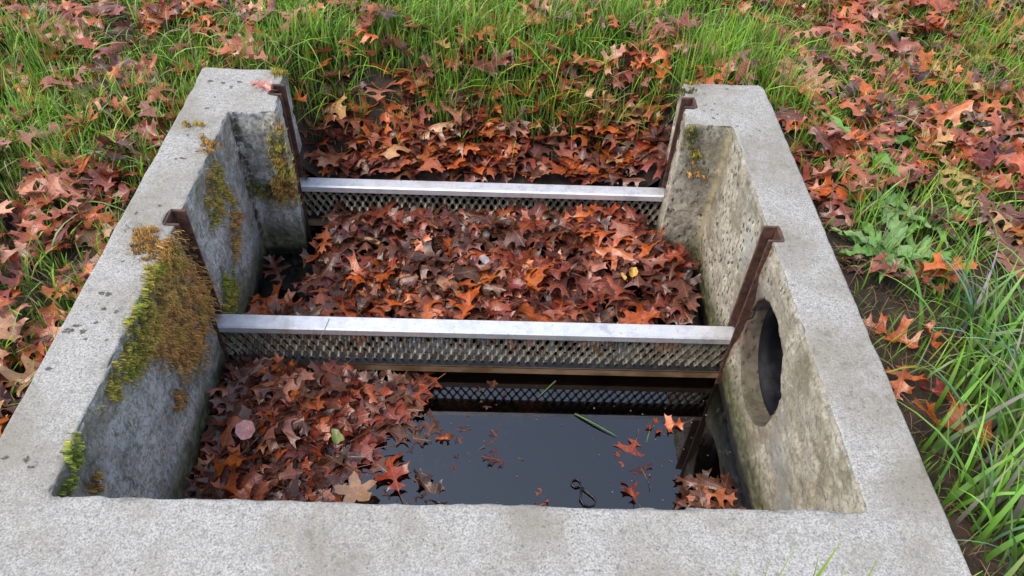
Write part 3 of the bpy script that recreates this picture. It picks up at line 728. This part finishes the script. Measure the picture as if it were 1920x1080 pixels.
for i, l in enumerate(leaves):
    if i in chosen:
        o = link('oak_leaf', VMESH[l['var']])
        o.matrix_world = Matrix.Translation(l['loc']) @ (l['m'] @ Matrix.Scale(l['s'], 3)).to_4x4()
        o.color = (*l['rgb'], 1)
        if l['label']: tag(o, l['label'], 'leaf')
        else:
            tag(o, l['auto'], 'leaf', l['group'])
        if not ((l['region'] == 'hollow' and l['loc'][1] < 1.97) or (l['region'] in ('back', 'hero') and 1.58 < l['loc'][1] < 1.76 and l['loc'][2] < -.1)): link('stalk', SMESH[l['var']], None, o)
    else:
        v, t, uv = VAR[l['var']]; m = np.array(l['m'])*l['s']
        LV.append(v @ m.T + np.array(l['loc'])); LF.append(t+off); off += len(v); LU.append(uv)
        LC.append(np.repeat(np.array([l['rgb']]), len(v), 0))
lit = link('leaf_litter', mesh_np('leaf_litter', np.concatenate(LV), np.concatenate(LF), colors=np.concatenate(LC), uv=np.concatenate(LU)), M_LITTER)
tag(lit, 'mass of fallen brown and orange oak leaves in and around the basin', 'leaf litter', kind='stuff')

# ------------------------------------------------------------------ grass
GPAL = np.array([(.145, .33, .018), (.21, .43, .022), (.095, .235, .018), (.26, .43, .045), (.165, .33, .09), (.30, .36, .05), (.38, .31, .10)])
GW = np.array([.26, .24, .18, .13, .1, .06, .03])
def blades(bx, by, bz, h, lean, az, w, colr, seg=4, droop=.45, r=rng):
    n = len(bx); s = np.linspace(0, 1, seg+1)
    dirx, diry = np.cos(az), np.sin(az); tw = az + PI/2 + r.normal(0, .5, n); wx, wy = np.cos(tw), np.sin(tw)
    P = np.zeros((n, (seg+1)*2, 3)); C = np.zeros((n, (seg+1)*2, 3))
    for k, t in enumerate(s):
        hor = h*lean*t**1.8; ver = h*(t - droop*lean*t**2.6)
        ww = w*.5*(1-t**2.2) + .0002
        cx = bx + dirx*hor; cy = by + diry*hor; cz = bz + ver
        P[:, 2*k] = np.stack([cx-wx*ww, cy-wy*ww, cz], 1); P[:, 2*k+1] = np.stack([cx+wx*ww, cy+wy*ww, cz+ww*.4], 1)
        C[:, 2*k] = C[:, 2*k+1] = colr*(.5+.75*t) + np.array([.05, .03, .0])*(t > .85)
    q = np.array([(2*k, 2*k+1, 2*k+3, 2*k+2) for k in range(seg)])
    Fc = (q[None]+ (np.arange(n)*(seg+1)*2)[:, None, None]).reshape(-1, 4)
    return P.reshape(-1, 3), Fc, C.reshape(-1, 3)
def gcol(n, dry=0., r=rng):
    i = r.choice(len(GPAL), n, p=GW/GW.sum()); c = GPAL[i]*r.uniform(.7, 1.3, (n, 1))
    d = r.random(n) < dry; c[d] = np.array([.30, .22, .11])*r.uniform(.6, 1.2, (d.sum(), 1)); return c
def grass_dens(x, y):
    d = np.full(x.shape, .55)
    left = x < XL0; right = x > XR1
    d = np.where(left, .95, d)
    d = np.where(left & (y < 1.45), .55, d)
    d = np.where((y > 1.95) & (x > -1.0) & (x < .9), 1.45, d)
    d = np.where(right & (y > 1.5), 1.0, d)
    d = np.where(right & (y > 1.5) & (x > 1.25), .75, d)
    d = np.where(right & (y <= 1.5), .62, d)
    d = np.where(right & (y <= 1.35) & (x < .96), .14, d)
    d = d*np.where((np.abs(x+.04) < .55) & (y < 2.02), .8*sstep(1.86, 2.02, y), 1)
    return d
def lawn_pts(n, x0, x1, y0, y1, clump):
    x, y = rng.uniform(x0, x1, n), rng.uniform(y0, y1, n)
    pat = fbm2(x, y, 5.5, 3, 21.)*.5 + fbm2(x, y, 17, 2, 71.)*.5; d = grass_dens(x, y)*sstep(.30, .60, pat)*1.05
    keep = (rng.random(n) < d) & ~((x > XL0-.006) & (x < XR1+.006) & (y > YF0-.006) & (y < YB1+.006)) & ~((x > PXL) & (x < PXR) & (y < 1.9) & (y > 1.5))
    x, y = x[keep], y[keep]; return x, y, ground_z(x, y)
parts = []
x, y, z = lawn_pts(150000, -2.3, 2.5, .25, 3.0, 0)
n = len(x); tall = sstep(.4, .65, fbm2(x, y, 3., 2, 5.))
h = rng.uniform(.055, .13, n)*(.75+.6*tall)*np.where((x > -.75) & (x < .85) & (y > 1.9), 1.2, .85)
edge = ((x > XL0-.1) & (x < XL0)) | ((x < XR1+.1) & (x > XR1)); h = np.where(edge & (y < 1.9), h*.75, h)
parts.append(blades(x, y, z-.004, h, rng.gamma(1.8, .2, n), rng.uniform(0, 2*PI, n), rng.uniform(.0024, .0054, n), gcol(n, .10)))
x, y, z = lawn_pts(30000, -3.8, 4.0, -1.2, 5.2, 0)      # thinner towards the surroundings
k = (x < -2.2) | (x > 2.4) | (y < .3) | (y > 2.9); x, y, z = x[k], y[k], z[k]; n = len(x)
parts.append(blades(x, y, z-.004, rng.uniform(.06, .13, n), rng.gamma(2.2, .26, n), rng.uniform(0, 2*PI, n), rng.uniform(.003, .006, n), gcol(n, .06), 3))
x, y, z = lawn_pts(9000, -2.3, 2.5, .3, 3.0, 0); k = (x > XR1+.13) | (x < XL0-.13) | (y > YB1+.1); x, y, z = x[k], y[k], z[k]; n = len(x)   # wider arching blades
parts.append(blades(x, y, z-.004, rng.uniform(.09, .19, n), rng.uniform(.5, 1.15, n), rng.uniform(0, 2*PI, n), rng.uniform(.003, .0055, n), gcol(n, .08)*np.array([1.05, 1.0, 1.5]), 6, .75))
def merge(parts):
    V, Fc, C = [], [], []; o_ = 0
    for p, f, c in parts: V.append(p); Fc.append(f+o_); C.append(c); o_ += len(p)
    return np.concatenate(V), np.concatenate(Fc), np.concatenate(C)
V, Fc, C = merge(parts)
tag(link('grass', mesh_np('grass', V, Fc, colors=C), M_GRASS), 'rough green lawn grass growing around the basin', 'grass', kind='stuff')

# dry thatch lying on the soil
n = 16000; x, y = rng.uniform(-2.0, 2.2, n), rng.uniform(.3, 2.8, n)
k = ~((x > XL0-.01) & (x < XR1+.01) & (y > YF0-.01) & (y < YB1+.01)) & ~((x > PXL) & (x < PXR) & (y < 1.9)); x, y = x[k], y[k]; n = len(x)
c = np.array([(.22, .15, .08)])*rng.uniform(.35, 1.3, (n, 1))
V, Fc, C = blades(x, y, ground_z(x, y)+.002, rng.uniform(.015, .05, n), rng.uniform(1.2, 1.9, n), rng.uniform(0, 2*PI, n), rng.uniform(.001, .0022, n), c, 3, .5)
tag(link('dry_thatch', mesh_np('dry_thatch', V, Fc, colors=C), M_THATCH), 'brown dry grass thatch lying on damp soil', 'thatch', kind='stuff')

# grass tufts that stand out
def tuft(px, py, spread, n, h0, h1, wid, label, lean=(.25, .8), z=-.09, azm=None, cm=(1, 1, 1)):
    p = at(px, py, z) if not isinstance(px, tuple) else np.array([*px, z])
    r = np.random.default_rng(int(abs(p[0]*1000)+abs(p[1]*777)))
    bx = p[0]+r.normal(0, spread, n); by = p[1]+r.normal(0, spread, n)
    ok = bx > XR1+.012 if p[0] > XR1 else np.ones(n, bool)
    bx, by = bx[ok], by[ok]; n = len(bx)
    az = r.uniform(0, 2*PI, n) if azm is None else r.normal(azm, .9, n)
    V, Fc, C = blades(bx, by, ground_z(bx, by)-.005, r.uniform(h0, h1, n), r.uniform(*lean, n), az, r.uniform(wid*.6, wid*1.15, n), gcol(n, .12, r)*np.array(cm)*np.array([.78, .9, 1.7]), 7, .55, r)
    base = np.array([p[0], p[1], ground_z(p[:1], p[1:2])[0]])
    o = link('grass_tuft', mesh_np('grass_tuft', V-base, Fc, colors=C), M_GRASS); o.location = base
    tag(o, label, 'grass tuft', 'long grass tufts right of the basin')
tuft(1905, 800, 0.055, 190, .15, .28, .010, 'lush long bladed grass tuft right of the large orange leaf', azm=.9)
tuft(1925, 700, 0.06, 150, .15, .29, .010, 'long pale grass tuft at the right picture edge above the lush one', cm=(1.05, 1, 1.4))
tuft(1885, 960, 0.065, 150, .14, .27, .0095, 'long grass tuft low at the right beside dark soil', azm=1.2)
tuft(1810, 640, .035, 50, .14, .27, .008, 'arching grass tuft standing left of the long pale one', cm=(1, 1, 1.5), azm=2.4)
tuft(1910, 1030, .04, 50, .12, .24, .0055, 'short grass tuft in the lower right picture corner')
tuft(1690, 560, .02, 26, .06, .13, .003, 'sparse thin grass tuft on bare soil by the right wall', lean=(.05, .3))
tuft(1640, 500, .025, 40, .06, .14, .003, 'fine grass tuft growing among the broad weeds')
tuft(1700, 900, .012, 12, .05, .10, .004, 'few upright grass blades touching the right wall near the front', lean=(.05, .25))
def blade_group(items, label):
    pts = np.array([at(a, b, y=yy) for a, b, yy, w in items]); n = len(pts)
    x, y = pts[:, 0]+np.array([.02*((i*37) % 5-2)/2 for i in range(n)]), np.array([i[2] for i in items])-.03
    gz = ground_z(x, y); h = pts[:, 2]-gz; dx, dy = pts[:, 0]-x, pts[:, 1]-y
    lean = np.hypot(dx, dy)/h; az = np.arctan2(dy, dx)
    V, Fc, C = blades(x, y, gz, h/(1-.55*lean), lean, az, np.array([i[3] for i in items]), gcol(n, 0, np.random.default_rng(5)), 7, .55, np.random.default_rng(8))
    base = np.array([x.mean(), y.mean(), gz.mean()]); o = link('grass_tuft', mesh_np('grass_tuft', V-base, Fc, colors=C), M_GRASS); o.location = base
    tag(o, label, 'grass tuft')
blade_group([(1578, 1015, .40, .011), (1652, 1040, .40, .005), (1540, 1038, .395, .004), (1500, 1010, .39, .0022), (1445, 1050, .40, .003), (1385, 1060, .40, .003), (1590, 1060, .39, .004)],
            'few grass blades rising in front of the near concrete wall')

# ------------------------------------------------------------------ broad-leaved weeds
def weed(px, py, label, nl, L, seed, z=-.085):
    r = random.Random(seed); p = at(px, py, z); e = empty('broadleaf_weed', (p[0], p[1], float(ground_z(p[:1], p[1:2])[0]))); tag(e, label, 'weed', 'weeds beside the right wall')
    for k in range(nl):
        az = 2*PI*k/nl*1.0 + r.uniform(-.4, .4); ll = L*r.uniform(.65, 1.15); w = ll*r.uniform(.20, .30); up = r.uniform(.25, .9)
        ns, nw = 9, 4; V = []; C = []; Fc = []
        g = np.array(r.choice([(.12, .28, .06), (.16, .32, .10), (.20, .35, .13)]))*r.uniform(.8, 1.2)
        for i in range(ns+1):
            t = i/ns; prof = (max(0, math.sin(PI*min(1, t**.75)))**.8)*(1 if t > .18 else .35+3.6*t)*(1+.16*math.sin(t*26+k))
            for j in range(-nw//2, nw//2+1):
                q = j/(nw/2); s_ = ll*t; ho = s_*math.cos(up*(1-t)); hz = ll*(math.sin(up)*t - .62*t*t*math.sin(up)) + abs(q)*w*.28*prof + .006*math.sin(t*19+q*3+k)
                sx = q*w*.5*prof
                V.append((math.cos(az)*ho - math.sin(az)*sx, math.sin(az)*ho + math.cos(az)*sx, hz+.006)); C.append(g*(1.35 if j == 0 else 1.)*(.9+.2*r.random()))
        for i in range(ns):
            for j in range(nw): a = i*(nw+1)+j; Fc.append((a, a+1, a+nw+2, a+nw+1))
        link('leaf', mesh_np('weed_leaf', np.array(V), np.array(Fc), colors=np.array(C)), M_WEED, e)
weed(1655, 480, 'broad pale green weed rosette nearest the right wall', 11, .135, 1)
weed(1712, 500, 'broad pale green weed rosette right of the nearest one', 10, .115, 2)
weed(1665, 400, 'green weed rosette half under leaves above the nearest one', 10, .12, 3)
weed(1600, 300, 'grassy green weed clump behind the right wall by orange leaves', 10, .15, 4)
weed(1740, 420, 'small pale weed rosette right of the leaf covered one', 8, .12, 5)

# ------------------------------------------------------------------ moss and lichen on the concrete
MC = {'gold': ((.25, .155, .04), (.19, .105, .032)), 'brown': ((.32, .175, .055), (.22, .11, .035)), 'green': ((.12, .15, .02), (.21, .22, .03)), 'dark': ((.05, .05, .014), (.10, .085, .02)), 'olive': ((.20, .165, .03), (.25, .165, .035))}
def moss(poly_px, plane, colr, label, dens=90000, ln=.011, hang=.0, col2=None):
    """poly_px: outline on the wall; plane: ('x',v) ('y',v) ('z',v)"""
    ax, val = plane; P = np.array([at(a, b, **{ax: val}) for a, b in poly_px])
    ia, ib = {'x': (1, 2), 'y': (0, 2), 'z': (0, 1)}[ax]; nrm = {'x': (1 if val < 0 else -1, 0, 0), 'y': (0, -1, 0), 'z': (0, 0, 1)}[ax]; nrm = np.array(nrm, float)
    poly = P[:, [ia, ib]]; lo, hi = poly.min(0), poly.max(0); ex = (hi-lo)*.15; lo, hi = lo-ex, hi+ex; ar = np.prod(hi-lo+.02); r = np.random.default_rng(len(label)*31+int(ar*1e6))
    dens *= 3.6; ln *= .36; n = int(dens*ar)+60; q = r.uniform(lo-.006, hi+.006, (n, 2)); nz = np.stack([fbm2(q[:, 0], q[:, 1], 60, 3, 4.), fbm2(q[:, 0], q[:, 1], 60, 3, 8.)], 1)-.5
    cen = poly.mean(0); sh = cen + (poly-cen)*1.3
    qx, qy = q[:, 0]+nz[:, 0]*.05, q[:, 1]+nz[:, 1]*.05
    ok = in_poly(poly, qx, qy) | (in_poly(sh, qx, qy) & (r.random(n) < .12)); clump = fbm2(q[:, 0], q[:, 1], 90, 3, 12.); ok &= (clump > .40)
    q = q[ok]; clump = clump[ok]; n = len(q)
    if n < 5: return
    B = np.zeros((n, 3)); B[:, ia] = q[:, 0]; B[:, ib] = q[:, 1]; B[:, 'xyz'.index(ax)] = val
    B += nrm*((clump-.40)*.03)[:, None]
    d = r.normal(0, .75, (n, 3)) + nrm*.5 + np.array([0, 0, -hang]); d /= np.linalg.norm(d, axis=1)[:, None]
    s = np.cross(d, r.normal(0, 1, (n, 3))); s /= np.linalg.norm(s, axis=1)[:, None]
    L = ln*r.uniform(.5, 1.4, n)*(1+hang*.5); w = r.uniform(.0006, .0012, n)
    mid = B + d*(L*.55)[:, None] + nrm*.001; tip = B + d*L[:, None] + np.array([0, 0, -1.])*(L*.25*(1+hang))[:, None]
    B0 = B - nrm*.008
    V = np.stack([B0-s*w[:, None], B0+s*w[:, None], mid+s*w[:, None]*.9, mid-s*w[:, None]*.9, tip, tip+s*.0003], 1).reshape(-1, 3)
    o6 = np.arange(n)*6; Fc = np.concatenate([np.stack([o6, o6+1, o6+2, o6+3], 1), np.stack([o6+3, o6+2, o6+5, o6+4], 1)])
    c0, c1 = MC[colr]; m = fbm2(q[:, 0], q[:, 1], 26, 3, 1.)
    c = np.array(c0)*(1-m[:, None]) + np.array(c1)*m[:, None]
    if col2 is not None:
        k = sstep(.42, .58, fbm2(q[:, 0], q[:, 1], 17, 3, 6.)); c = c*(1-k[:, None]) + np.array(MC[col2][0])*k[:, None]
    c = c*r.uniform(.9, 2.1, (n, 1))*(.45+1.2*sstep(.36, .62, clump))[:, None]; C = np.repeat(c, 6, 0)  # self-shadow put into the tint: clump hollows darker, raised clumps lighter
    MOSSPTS.append(B[::9])
    o = link('moss_patch', mesh_np('moss_patch', V, Fc, colors=C), M_MOSS, basin); o['label'] = label
LX = XL1+.002
MOSSPTS = []
moss([(248,432),(285,428),(318,462),(325,482),(292,497),(252,480)], ('z', .002), 'gold', 'golden brown moss pad on the left wall top', 70000, .008)
moss([(326,462),(348,480),(372,520),(396,562),(388,610),(372,672),(345,690),(318,672),(285,660),(268,640),(275,600),(290,560),(300,500)], ('x', LX), 'brown', 'shaggy brown moss hanging on the left inner wall', 52000, .014, .9, 'gold')
moss([(322,468),(345,476),(352,500),(326,508),(300,512),(284,545),(272,560),(276,505),(300,485)], ('x', LX), 'green', 'green moss along the top of the left inner wall', 60000, .010, .2, 'olive')
moss([(255,575),(290,560),(302,590),(284,640),(266,690),(240,720),(214,748),(190,755),(205,705),(235,650),(242,600)], ('x', LX), 'green', 'bright green moss strip under the left wall edge', 60000, .010, .2, 'olive')
moss([(118,830),(145,815),(150,850),(140,905),(125,935),(112,925),(128,880)], ('x', LX), 'olive', 'olive moss near the front left inner corner', 45000, .009, .3, 'green')
moss([(163,898),(183,895),(187,932),(170,935)], ('x', LX), 'gold', 'small golden moss tuft near the front left corner', 50000, .009, .3)
moss([(330,735),(348,738),(345,765),(328,770)], ('x', LX), 'brown', 'small brown moss tuft low on the left inner wall', 50000, .009, .5)
moss([(380,262),(405,262),(408,276),(390,285),(374,274)], ('z', .002), 'gold', 'golden moss dot on the left wall top edge', 70000, .006)
moss([(340,232),(378,232),(382,238),(345,240)], ('z', .002), 'olive', 'thin olive moss streak on the left wall top', 70000, .004)
moss([(388,330),(405,325),(418,380),(415,415),(395,420),(388,380)], ('x', LX), 'gold', 'yellow moss streak on the rear left inner wall', 50000, .008, .4, 'olive')
moss([(398,300),(420,330),(436,372),(440,390),(424,380),(408,340)], ('x', LX), 'olive', 'olive moss streak under the rear left wall edge', 45000, .008, .3)
moss([(432,395),(448,400),(450,450),(440,492),(432,450)], ('x', LX), 'brown', 'rust brown moss streak on the rear left inner wall', 40000, .008, .4, 'gold')
moss([(418,530),(440,512),(447,540),(440,580),(418,588)], ('x', LX), 'green', 'green moss cushion behind the left guide slot', 60000, .009, .2, 'olive')
moss([(498,262),(520,235),(528,236),(545,290),(553,340),(552,368),(520,372),(512,340),(520,310)], ('y', YB0-.002), 'gold', 'thick golden moss on the left pier corner', 70000, .012, .4, 'olive')
moss([(462,340),(520,345),(552,350),(552,372),(500,376),(464,362)], ('y', YB0+.008), 'dark', 'dark moss band under the left pier ledge', 60000, .010, .3, 'olive')
moss([(512,132),(532,132),(536,142),(515,146)], ('z', .002), 'green', 'green moss tuft at the back end of the left pier', 80000, .008, 0, 'olive')
moss([(1283,152),(1302,152),(1305,160),(1285,161)], ('z', .002), 'olive', 'yellow green moss tuft at the back end of the right pier', 80000, .008)
moss([(1276,166),(1300,166),(1303,174),(1280,175)], ('z', .002), 'dark', 'dark moss spot beside the right rear slot', 70000, .006)
moss([(1288,242),(1308,236),(1312,270),(1296,288),(1286,270)], ('y', YB0-.002), 'dark', 'dark moss at the top of the right pier face', 60000, .008, .3)
moss([(1296,275),(1312,272),(1310,300),(1298,305)], ('y', YB0-.002), 'gold', 'golden moss spot on the right pier face', 50000, .007, .3, 'olive')
moss([(1290,315),(1318,318),(1322,330),(1290,330)], ('y', YB0-.002), 'dark', 'brown moss crust halfway down the right pier face', 40000, .007, .3, 'brown')
from mathutils.kdtree import KDTree
_mp = np.concatenate(MOSSPTS); _kd = KDTree(len(_mp))
for i_, p_ in enumerate(_mp): _kd.insert(p_, i_)
_kd.balance()
_st = np.zeros(len(basin.data.vertices), np.float32)
for v_ in basin.data.vertices:
    c_ = v_.co
    if c_.z > -.45 and (c_.x < PXL+.03 or (c_.y > 1.6 and c_.x > .4)):
        d_ = _kd.find(c_)[2]
        if d_ is not None and d_ < .05: _st[v_.index] = (1-d_/.05)**1.2
_a = basin.data.attributes.new('stain', 'FLOAT', 'POINT'); _a.data.foreach_set('value', _st)
from mathutils.bvhtree import BVHTree
_bv = BVHTree.FromPolygons([v.co for v in basin.data.vertices], [tuple(p.vertices) for p in basin.data.polygons])
def lichen(px, py, a, b, rot=0.):
    p = at(px, py, .0); r = random.Random(px*13+py); n = 18; V = [(0, 0)]
    rim = [r.uniform(.5, 1.35) for k in range(n)]
    for f in (.35, .7, 1.):
        for k in range(n):
            an = 2*PI*k/n; q = f*(rim[k] if f > .5 else 1); V.append((a*q*math.cos(an+rot), b*q*math.sin(an+rot)))
    W = []
    for x_, y_ in V:
        h = _bv.ray_cast(Vector((p[0]+x_, p[1]+y_, .1)), Vector((0, 0, -1)))[0]; W.append((x_, y_, (h.z if h else 0)+.0004))
    Fc = [(0, k+1, (k+1) % n+1) for k in range(n)]
    for g in (0, 1): Fc += [(1+g*n+k, 1+(g+1)*n+k, 1+(g+1)*n+(k+1) % n, 1+g*n+(k+1) % n) for k in range(n)]
    me = bpy.data.meshes.new('lichen_spot'); me.from_pydata(W, [], Fc); me.polygons.foreach_set('use_smooth', np.ones(len(me.polygons), bool))
    o = link('lichen_spot', me, M_LICHEN, basin); o.location = (p[0], p[1], 0)
for a in ((395,152,.007,.006),(418,155,.006,.006),(434,162,.005,.004),(450,153,.007,.004),(433,165,.003,.003),(403,182,.004,.004),(388,203,.005,.004),(352,253,.004,.003),(370,284,.006,.003),
          (344,297,.011,.005),(330,298,.004,.003),(300,386,.005,.004),(256,400,.004,.004),(190,550,.008,.005),(204,551,.006,.006),(194,579,.006,.004),(218,585,.006,.005),(128,620,.010,.007),(143,611,.009,.004),
          (155,622,.006,.006),(160,635,.004,.003),(180,605,.005,.004),(92,692,.006,.005),(50,862,.006,.006),(58,876,.005,.003),(10,858,.005,.004),(230,490,.004,.003),(200,637,.003,.003),
          (1363,167,.004,.004),(1321,176,.004,.003),(1335,206,.005,.003),(1338,222,.006,.004),(1322,197,.004,.003),(1345,214,.003,.003),(1320,208,.003,.003),(1340,195,.003,.003),(1383,236,.005,.003),(1424,245,.004,.003)):
    lichen(*a, rot=a[0])

# ------------------------------------------------------------------ small things on the water, bar and leaves
def small_leaf(px, py, z, L, W, yaw, colr, label, name='round_leaf', cup=.2, tilt=.2, lobes=0):
    n = 44 if lobes == 5 else 22; V = [(0, 0, 0)]; r = random.Random(px)
    for k in range(n):
        an = 2*PI*k/n; q = 1+.05*math.sin(an*7+px)
        if lobes: q *= (.48+.55*abs(math.cos(an*2.5))**1.5 + .07*math.sin(an*15)) if lobes == 5 else (.72+.30*abs(math.cos(an*lobes/2))**1.6 + .06*math.sin(an*17))
        x, y = W*.5*q*math.sin(an), L*.5*q*math.cos(an)*(1.0 if math.cos(an) > 0 else .9); V.append((x, y, cup*(x*x/W+.4*y*y/L)*4 + .002*math.sin(an*3)))
    V += [(a[0]*.5, a[1]*.5, a[2]*.25) for a in V[1:]]
    Fc = [(0, n+1+k, n+1+(k+1) % n) for k in range(n)] + [(n+1+k, k+1, (k+1) % n+1, n+1+(k+1) % n) for k in range(n)]
    V = np.array(V); uv = np.stack([V[:, 0]/W*.8, V[:, 1]/L+.5], 1); fl = []; cnt = []
    for f in Fc: fl += f; cnt.append(len(f))
    me = mesh_np(name, V, np.array(fl), cnt, uv=uv); me.materials.append(M_LEAF); o = link(name, me); p = at(px, py, z)
    o.location = (p[0], p[1], z); o.rotation_euler = (tilt, tilt*.6, math.radians(yaw)); o.color = (*colr, 1); tag(o, label, 'leaf')
    st = tube_mesh('leaf_stalk', [(0, -L*.43, .001), (.003, -L*.62, .004), (.002, -L*.8, .002)], [.0012, .001, .0011], 5); st.materials.append(M_STEM); link('stalk', st, None, o)
small_leaf(460, 808, -.425, .052, .044, 20, (.85, .42, .40), 'small round pink leaf lying on the front leaf raft')
small_leaf(1186, 513, -.405, .036, .026, -10, (.78, .52, .06), 'small yellow leaf among orange ones near the right wall', cup=.5)
small_leaf(1168, 520, -.41, .026, .015, 30, (.72, .45, .06), 'tiny yellow leaf just left of the small yellow one', cup=.5)
small_leaf(908, 487, -.40, .034, .03, 40, (.42, .45, .48), 'small pale grey leaf in the middle of the back chamber', cup=.1)
small_leaf(698, 455, -.42, .05, .022, 80, (.62, .36, .16), 'slim tan leaf lying left of centre in the back chamber', cup=.4)
small_leaf(632, 820, -.43, .045, .03, 30, (.14, .30, .05), 'small green leaf scrap on the front leaf raft', lobes=3)
small_leaf(668, 922, -.475, .105, .10, 160, (.46, .30, .18), 'tan maple shaped leaf at the front wall on the leaf raft', name='maple_leaf', lobes=5, cup=.15)

def strip(name, pts, w, colr, label, cat):
    pts = np.array(pts); n = len(pts); d = np.gradient(pts, axis=0); s = np.cross(d, [0, 0, 1]); s /= np.linalg.norm(s, axis=1)[:, None]
    t = np.linspace(0, 1, n); ww = w*.5*(1-.8*t**3); V = np.concatenate([pts-s*ww[:, None], pts+s*ww[:, None], pts-[0, 0, .0012]])
    Fc = [(i, i+1, n+i+1, n+i) for i in range(n-1)] + [(i, 2*n+i, 2*n+i+1, i+1) for i in range(n-1)] + [(n+i, n+i+1, 2*n+i+1, 2*n+i) for i in range(n-1)]
    base = pts[n//2]; o = link(name, mesh_np(name, V-base, np.array(Fc), colors=np.repeat([colr], 3*n, 0)), M_GRASS); o.location = base; tag(o, label, cat)
def ln(a, b, z, k=6, arch=0.): 
    A, B = at(*a, z), at(*b, z); return [A+(B-A)*i/(k-1)+np.array([0, 0, arch*math.sin(PI*i/(k-1))]) for i in range(k)]
strip('grass_clipping', ln((1078, 775), (1156, 818), ZW+.004, arch=.004), .007, (.16, .30, .12), 'pale green grass blade floating on the dark water', 'grass clipping')
strip('grass_clipping', ln((1042, 714), (1008, 746), ZW+.004), .005, (.15, .24, .10), 'green grass blade floating just under the mesh rail', 'grass clipping')
strip('grass_clipping', ln((1218, 808), (1212, 830), ZW+.003), .003, (.18, .28, .15), 'short grass scrap floating below the orange brown leaf', 'grass clipping')
strip('straw', [at(617, 597, -.331), at(612, 610, -.331), at(605, 624, -.334), at(598, 636, -.35)], .0016, (.50, .42, .26), 'dry straw hanging over the front silvery bar', 'straw')
# wet stem bent into a ring and a drop-shaped loop
c0 = at(1080, 906, ZW+.004); ring = [c0+.0105*np.array([math.cos(a), math.sin(a)*1.0, 0]) for a in np.linspace(-.9, 2*PI-1.0, 18)]
lp = [at(a, b, ZW+.004+.003*math.sin(i)) for i, (a, b) in enumerate(((1089, 913), (1090, 922), (1088, 935), (1094, 946), (1104, 950), (1114, 947), (1117, 938), (1109, 928), (1098, 919), (1091, 914)))]
tag(link('looped_stem', tube_mesh('looped_stem', ring[::-1]+lp, .0022, 6), M_STALKDARK), 'dark stem bent into a ring and loop floating by the front wall', 'stem')
# specks adrift
V, Fc = [], []
for i in range(70):
    a, b = random.uniform(700, 1380), random.uniform(715, 950); p = at(a, b, ZW+.0015); r_ = random.uniform(.0008, .0024); k = len(V); an = random.uniform(0, 6)
    for q in range(5): V.append(tuple(p+r_*np.array([math.cos(an+q*1.256), math.sin(an+q*1.256)*random.uniform(.5, 1.4), 0])))
    V.append(tuple(p+np.array([0, 0, .0015]))); Fc += [(k+q, k+(q+1) % 5, k+5) for q in range(5)]
me = bpy.data.meshes.new('water_specks'); me.from_pydata(V, [], Fc)
tag(link('water_specks', me, mat_plain('pale_debris', (.2, .19, .17), .7, var=.6, scale=300)), 'tiny pale specks of debris adrift on the dark water', 'debris', kind='stuff')
